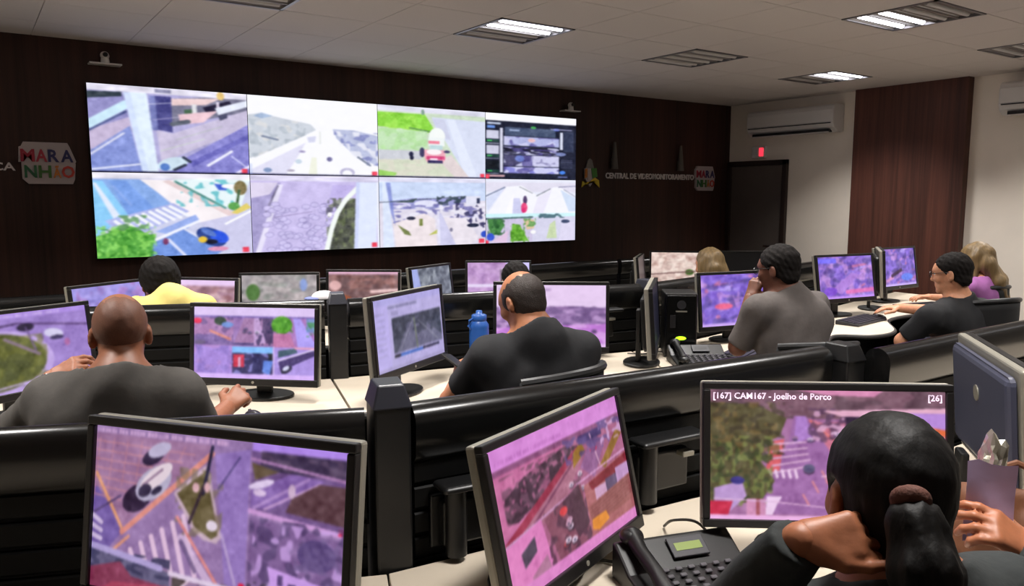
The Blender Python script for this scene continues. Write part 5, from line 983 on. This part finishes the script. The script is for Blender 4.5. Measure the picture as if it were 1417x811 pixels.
# ---- the ponytailed woman in front
J = sitter(W(1226, 690, 1.06), 42, 36, -12, neck=W(1262, 800, 1.03), shl=W(1150, 890, 1.06), shr=W(1392, 838, 1.08),
           ell=W(978, 885, 1.12), wrl=W(1108, 748, 0.99), elr=W(1490, 850, 1.22), wrr=W(1428, 766, 1.36),
           hl=dict(d=unit(RT*.95+z_*.10-FW*.06), n=unit(-FW*.80-RT*.1+z_*.45), curl=1.05, side=-z_, thumb=.25, h=.0032, straight=True, k=.78), hr=dict(d=unit(-RT*.75+z_*.5+FW*.1), n=unit(-FW*.6+z_*.4+RT*.4), curl=.9, side=z_, h=.004))
J['crown'] = vec(0, 0, 1)+RT*.06; J['pel'] = vec(*(W(1270, 860, 1.0))[:2], .55)
for k, s_ in (('l', 1), ('r', -1)):
    lf = vec(-J['body'][1], J['body'][0], 0); J['kn'+k] = J['pel']+J['body']*.40+lf*.12*s_-z_*.06; J['ft'+k] = vec(*(J['kn'+k])[:2], 0)
pw_, hp, og = person('person', 'woman with black ponytail in the foreground, cheek on her hand', J, 'skin_warm', 'cloth_darkgreen', ('ponytail', 'hair_black'), 'seated people', sleeve_full=True, h=.006, female=True, fold=.003, hs=.90, cuff=.985)
g = SDF(W(1262, 690, .93)-.3, W(1262, 690, .93)+.2, .005)
ch = [(W(1260, 690, .965), .018), (W(1266, 728, .935), .030), (W(1280, 790, .915), .040), (W(1300, 880, .93), .034), (W(1318, 960, .95), .014)]
for (a, ra), (b_, rb) in zip(ch[:-1], ch[1:]): g.cone(a, b_, ra, rb, .012)
g.ripple(.0028, 130, 8, (1, 1, .15)); surf('ponytail', [g.mesh()], 'hair_black', pw_, og)
mat('scrunchie', (92, 52, 40), .8, bump=.4, nscale=120)
g = SDF(W(1260, 690, .95)-.1, W(1260, 690, .95)+.1, .004); c_ = W(1260, 692, .945); ax_ = unit(W(1266, 728, .925)-W(1258, 660, .97)); e1_ = unit(np.cross(ax_, RT)); e2_ = np.cross(ax_, e1_)
ring = [c_+.012*(e1_*math.cos(a)+e2_*math.sin(a)) for a in np.linspace(0, 2*PI, 15)]
for a, b_ in zip(ring[:-1], ring[1:]): g.cone(a, b_, .010, .010, .006)
surf('hair_tie', [g.mesh()], 'scrunchie', pw_, og)
mat('scarf', (92, 34, 48), .8, bump=.3, nscale=60)
g = SDF(W(1200, 800, 1.2)-.25, W(1200, 800, 1.2)+.25, .006); g.cone(W(1208, 770, 1.14), W(1190, 800, 1.16), .020, .022, .01); g.cone(W(1190, 800, 1.16), W(1186, 850, 1.15), .022, .018, .01); surf('scarf', [g.mesh()], 'scarf', pw_, og)
mat('earring', (225, 215, 205), .2, metal=.6); MB().ball(hp(-.004, .088, -.05)-og, .006).build('earring', 'earring', pw_, smooth=True)
chair((J['pel']-J['body']*.2)[:2], 42, 'black office chair under the ponytailed woman', zt=.86, arms=False)

# ------------------------------------------------------------------ things on the desks
def keyboard(x, y, z, rz, label, scale=1.):
    r = empty('keyboard', (x, y, z), rz); tag(r, label, 'keyboard', 'keyboards')
    b = MB(); A = [(-.22, -.08, .001), (.22, -.08, .001), (.22, .08, .001), (-.22, .08, .001)]; B = [(-.22, -.08, .014), (.22, -.08, .014), (.22, .08, .03), (-.22, .08, .03)]
    va = [b.bm.verts.new(p) for p in A]; vb = [b.bm.verts.new(p) for p in B]; b.bm.faces.new(va[::-1]); b.bm.faces.new(vb)
    for k in range(4): b.bm.faces.new((va[k], va[(k+1) % 4], vb[(k+1) % 4], vb[k]))
    b.build('case', 'key_board', r, bevel=.003)
    b = MB()
    for j in range(5):
        for i in range(18):
            x0 = -.208+i*.0232; y0 = -.068+j*.0265; zz = .0145+(y0+.08)*.1
            b.box((x0, y0, zz), (x0+.0205, y0+.022, zz+.006))
    o = b.build('keys', 'key_grey', r); o['kind'] = 'stuff'
    return r
def mouse(x, y, z, rz, label):
    r = empty('mouse', (x, y, z), rz); tag(r, label, 'mouse', 'computer mice'); g = SDF(vec(-.05, -.07, -.01), vec(.05, .07, .06), .004)
    g.ell((0, 0, .004), (.03, .055, .032), np.eye(3), 0); g.keep((0, 0, 1), .0005); surf('shell', [g.mesh()], 'bezel_black', r, vec(0, 0, 0))
    MB().cyl((-.004, .03, .030), (.004, .03, .030), .006, n=12).build('scroll_wheel', 'key_grey', r, smooth=True)
def desk_phone(x, y, z, rz, label, led=False):
    r = empty('desk_phone', (x, y, z), rz); tag(r, label, 'telephone', 'desk telephones')
    b = MB(); pr = [(-.10, .0), (-.10, .018), (.03, .042), (.105, .085), (.115, .08), (.115, .0)]
    A = [b.bm.verts.new((-.145, p, q)) for p, q in pr]; B = [b.bm.verts.new((.145, p, q)) for p, q in pr]; n = len(pr); b.bm.faces.new(A); b.bm.faces.new(B[::-1])
    for k in range(n): b.bm.faces.new((A[k], A[(k+1) % n], B[(k+1) % n], B[k]))
    b.build('body', 'bezel_black', r, bevel=.006)
    sl = .184
    hs_ = MB(); hs_.tube([(-.105, -.075, .045), (-.105, -.02, .068), (-.105, .05, .082), (-.105, .10, .102)], [.02, .016, .016, .02], 10); hs_.ball((-.105, -.078, .04), .028, (1, 1, .7)); hs_.ball((-.105, .098, .098), .028, (1, 1, .7)); h_ = hs_.build('handset', 'black_plastic', r, smooth=True)
    b = MB(); b.tube([(-.105+.012*math.cos(k*.9), -.095-.0016*k, .018+.006*math.sin(k*.9)) for k in range(28)], .003, 6); b.build('coiled_cord', 'bezel_black', h_, smooth=True)
    o = MB().box((-.045, -.026, 0), (.045, .026, .006), .002).build('display_frame', 'key_grey', r); o.location = (.02, .068, .068); o.rotation_euler = (.52, 0, 0)
    MB().box((-.033, -.010, .006), (.033, .010, .0068)).build('display', 'off_screen' if led else 'lcd_green', o)
    src = None
    for j in range(6):
        for i in range(7):
            if src is None: src = MB().box((-.0075, -.0055, 0), (.0075, .0055, .005), .0015, 1).build('key', 'key_light', r); k = src
            else: k = src.copy(); C.objects.link(k)
            yy = -.085+j*.0215; k.location = (-.058+i*.031, yy, .0205+(yy+.10)*sl); k.rotation_euler = (.18, 0, 0)
    return r
mat('key_light', (78, 76, 80), .45)
desk_phone(1.245, 1.09, ZD+.0005, -.30, 'black desk telephone with green display in the foreground')
desk_phone(3.05, 2.68, ZD+.0005, -.55, 'black desk telephone left of the grey-shirted man', led=True)
keyboard(3.47, 2.71, ZD+.0005, .35, 'dark keyboard before the man in the grey shirt')
keyboard(5.02, 2.98, ZD+.0005, .12, 'dark keyboard beside the hand of the man in black at right')
keyboard(6.08, 3.12, ZD+.0005, -.2, 'dark keyboard near the hand of the fair-haired woman')
h5 = W(1216, 428, 5.52); mouse(h5[0], h5[1], ZD+.0005, .3, 'black mouse under the hand of the man at right')
h1 = W(345, 575, 2.62); mouse(.86, 2.98, ZD+.0005, .2, 'black mouse on the desk right of the bald man')
# bottle
p = W(663, 460, 3.72); r = empty('water_bottle', (p[0], p[1], ZD+.0005)); tag(r, 'tall blue bottle between the two middle monitors', 'bottle')
def lathe(name, prof, material, parent, n=28):
    V, F = [], []
    for rr, zz in prof: V += [(rr*math.cos(2*PI*k/n), rr*math.sin(2*PI*k/n), zz) for k in range(n)]
    for j in range(len(prof)-1):
        for k in range(n): F.append((j*n+k, j*n+(k+1) % n, (j+1)*n+(k+1) % n, (j+1)*n+k))
    F.append(tuple(range(n))[::-1]); F.append(tuple((len(prof)-1)*n+k for k in range(n)))
    return mesh_obj(name, V, F, material, parent, True)
lathe('body', [(.044, 0), (.047, .006), (.047, .225), (.046, .232), (.047, .24), (.046, .252), (.036, .268), (.033, .272)], 'bottle_blue', r)
lathe('cap', [(.034, .272), (.036, .276), (.036, .298), (.028, .302), (.016, .303), (.015, .318), (.012, .32)], 'bottle_blue', r)
MB().tube([(-.034, 0, .285), (-.055, 0, .275), (-.06, 0, .25), (-.047, 0, .235)], .005).build('carry_loop', 'bottle_blue', r, smooth=True)
# computer tower
p = W(939, 440, 4.28); r = empty('computer_tower', (p[0], p[1], ZD+.0005), math.radians(-40)); tag(r, 'black computer tower with silver badge left of the purple screen', 'computer')
MB().box((-.085, -.11, 0), (.085, .11, .345), .006).build('case', 'bezel_black', r)
MB().box((-.078, -.116, .02), (.078, -.109, .335), .003).build('front_panel', 'black_rail', r)
MB().cyl((0, -.1165, .285), (0, -.1185, .285), .024, n=20).build('badge', 'key_grey', r); MB().box((-.03, -.119, .246), (.03, -.116, .254)).build('maker_plate', 'silver', r)
MB().box((-.06, -.119, .16), (-.03, -.116, .23), .001).build('port_cover', 'key_board', r)
o = MB().cyl((0, -.116, .105), (0, -.120, .105), .028, n=20).build('power_light', 'led_green', r); o.scale = (1, 1, .36); o.location = (0, 0, .105*.64)
# swivel arms clamped to the partitions
def swivel_arm(x, y, rz, z, label):
    r = empty('swivel_arm', (x, y, 0), rz); tag(r, label, 'bracket', 'partition brackets')
    MB().box((-.05, .005, z-.14), (.05, .03, z-.01), .004).build('wall_plate', 'black_post', r)
    MB().cyl((0, -.03, z-.15), (0, -.03, z+.01), .026, n=20).build('column', 'black_post', r, smooth=True)
    MB().box((-.045, -.07, z+.01), (.19, .01, z+.028), .012, 3).build('arm', 'black_post', r, smooth=True)
    MB().box((.10, -.06, z-.035), (.14, -.03, z-.02), .003).build('clamp', 'silver', r)
    MB().box((-.03, -.025, z-.13), (.15, .005, z-.02), .006).build('holder', 'black_post', r)
swivel_arm(.90, 1.545, -.12, .915, 'black swivel bracket on the front partition left of the tilted monitor')
swivel_arm(1.47, 1.49, -.08, .93, 'black swivel bracket on the front partition right of the tilted monitor')
p = W(868, 440, 3.95); swivel_arm(p[0]-.02, 3.155, -.18, .985, 'black swivel bracket behind the edge-on monitor')
# cables
mat('cable_grey', (60, 58, 54), .5)
for pts, lab in (([(1.43, 1.36, .756), (1.40, 1.30, .80), (1.42, 1.24, .81), (1.45, 1.20, .757), (1.42, 1.16, .757)], 'looped grey cable on the front desk beside the telephone'),
                 ([(1.16, 1.32, .756), (1.22, 1.22, .757), (1.20, 1.12, .757), (1.16, 1.02, .757)], 'thin grey cable on the front desk below the tilted monitor'),
                 ([(2.92, 3.08, .757), (2.98, 3.02, .757), (3.06, 3.03, .757), (3.14, 3.0, .757)], 'thin dark cable on the desk beside the edge-on monitor')):
    o = MB().tube(smooth_pts(pts, 7), .0035, 6).build('cable', 'cable_grey', None, smooth=True); tag(o, lab, 'cable')
# paper, note, packet and bag round the woman
mat('paper_white', (236, 230, 222), .7); mat('lilac', (196, 176, 214), .6, noise=.05, nscale=30); mat('foil', (190, 186, 170), .25, metal=.7); mat('bag_brown', (112, 70, 46), .6, noise=.15, nscale=14, bump=.2)
def crumple(name, pts, faces, *a): pass
p = W(1160, 800, 1.42); r = empty('paper_sheet', (p[0], p[1], ZD+.001), -.4); tag(r, 'white paper on the desk under the ponytailed woman', 'paper')
MB().box((-.105, -.148, 0), (.105, .148, .0012)).build('sheet', 'paper_white', r); MB().box((-.10, -.14, .0012), (.108, .15, .0022)).build('sheet', 'paper_white', r)
p = W(1369, 698, 1.40); r = empty('note', p, math.radians(-55)); tag(r, 'pale lilac paper held in the right hand of the woman', 'paper')
V = []; F = []
for s_ in (0, 1):
    for j in range(6):
        for i in range(5):
            V.append(((i/4-.5)*.076, .006*math.sin(i*1.1)+.004*math.sin(j*1.4+i)+s_*.0012, (j/5-.5)*.15+.004*math.sin(i*2.)))
for j in range(5):
    for i in range(4): k = j*5+i; F += [(k, k+1, k+6, k+5), (30+k, 30+k+5, 30+k+6, 30+k+1)]
mesh_obj('leaf', V, F, 'lilac', r, True)
p = W(1372, 640, 1.62); r = empty('snack_packet', p, .4); tag(r, 'crumpled silver packet above the lilac paper', 'packet')
b = MB(); bmesh.ops.create_icosphere(b.bm, subdivisions=3, radius=.05); R_ = np.random.RandomState(3)
for v in b.bm.verts:
    n_ = np.array(v.co); k_ = 1+.16*math.sin(n_[0]*90+n_[2]*70)+.14*math.sin(n_[1]*110-n_[0]*60)+.06*R_.randn(); v.co = Vector((n_[0]*k_*.75, n_[1]*k_*.5, n_[2]*k_*1.2))
b.build('foil', 'foil', r)
p = W(1402, 700, 1.76); r = empty('bag', (p[0], p[1], ZD+.0005), math.radians(-50)); tag(r, 'brown bag standing on the desk behind the silver packet', 'bag')
g = SDF(vec(-.2, -.12, 0), vec(.2, .12, .4), .008); g.cone((-.10, 0, .05), (.10, 0, .05), .06, .06, .02, (0, 1, 0), .9); g.cone((-.10, 0, .08), (-.09, 0, .17), .055, .03, .03); g.cone((.10, 0, .08), (.09, 0, .17), .055, .03, .03); g.cone((-.08, 0, .12), (.08, 0, .12), .045, .045, .05); g.cone((-.09, 0, .18), (.09, 0, .18), .02, .02, .03); g.keep((0, 0, 1), .0008); g.ripple(.003, 50, 2); surf('body', [g.mesh()], 'bag_brown', r, vec(0, 0, 0))
MB().tube([(-.07, 0, .18), (-.06, 0, .235), (0, 0, .26), (.06, 0, .235), (.07, 0, .18)], .008).build('handle', 'bag_brown', r, smooth=True)
# small white cloth on the middle partition
mat('cloth_white', (232, 228, 230), .8); mat('cloth_blue', (120, 130, 190), .8)
p = W(448, 407, 3.75); r = empty('folded_cap', (p[0], p[1], ZP-.012), -.3); tag(r, 'small white and blue cap lying on the middle partition rail', 'cap')
g = SDF(vec(-.1, -.1, -.02), vec(.1, .1, .1), .005); g.ell((0, 0, .012), (.06, .055, .035), np.eye(3), 0); g.keep((0, 0, 1), .008); surf('crown', [g.mesh()], 'cloth_white', r, vec(0, 0, 0))
g = SDF(vec(-.12, -.1, -.02), vec(.1, .1, .1), .005); g.ell((-.045, -.01, .012), (.05, .045, .008), np.eye(3), 0); surf('brim', [g.mesh()], 'cloth_blue', r, vec(0, 0, 0))
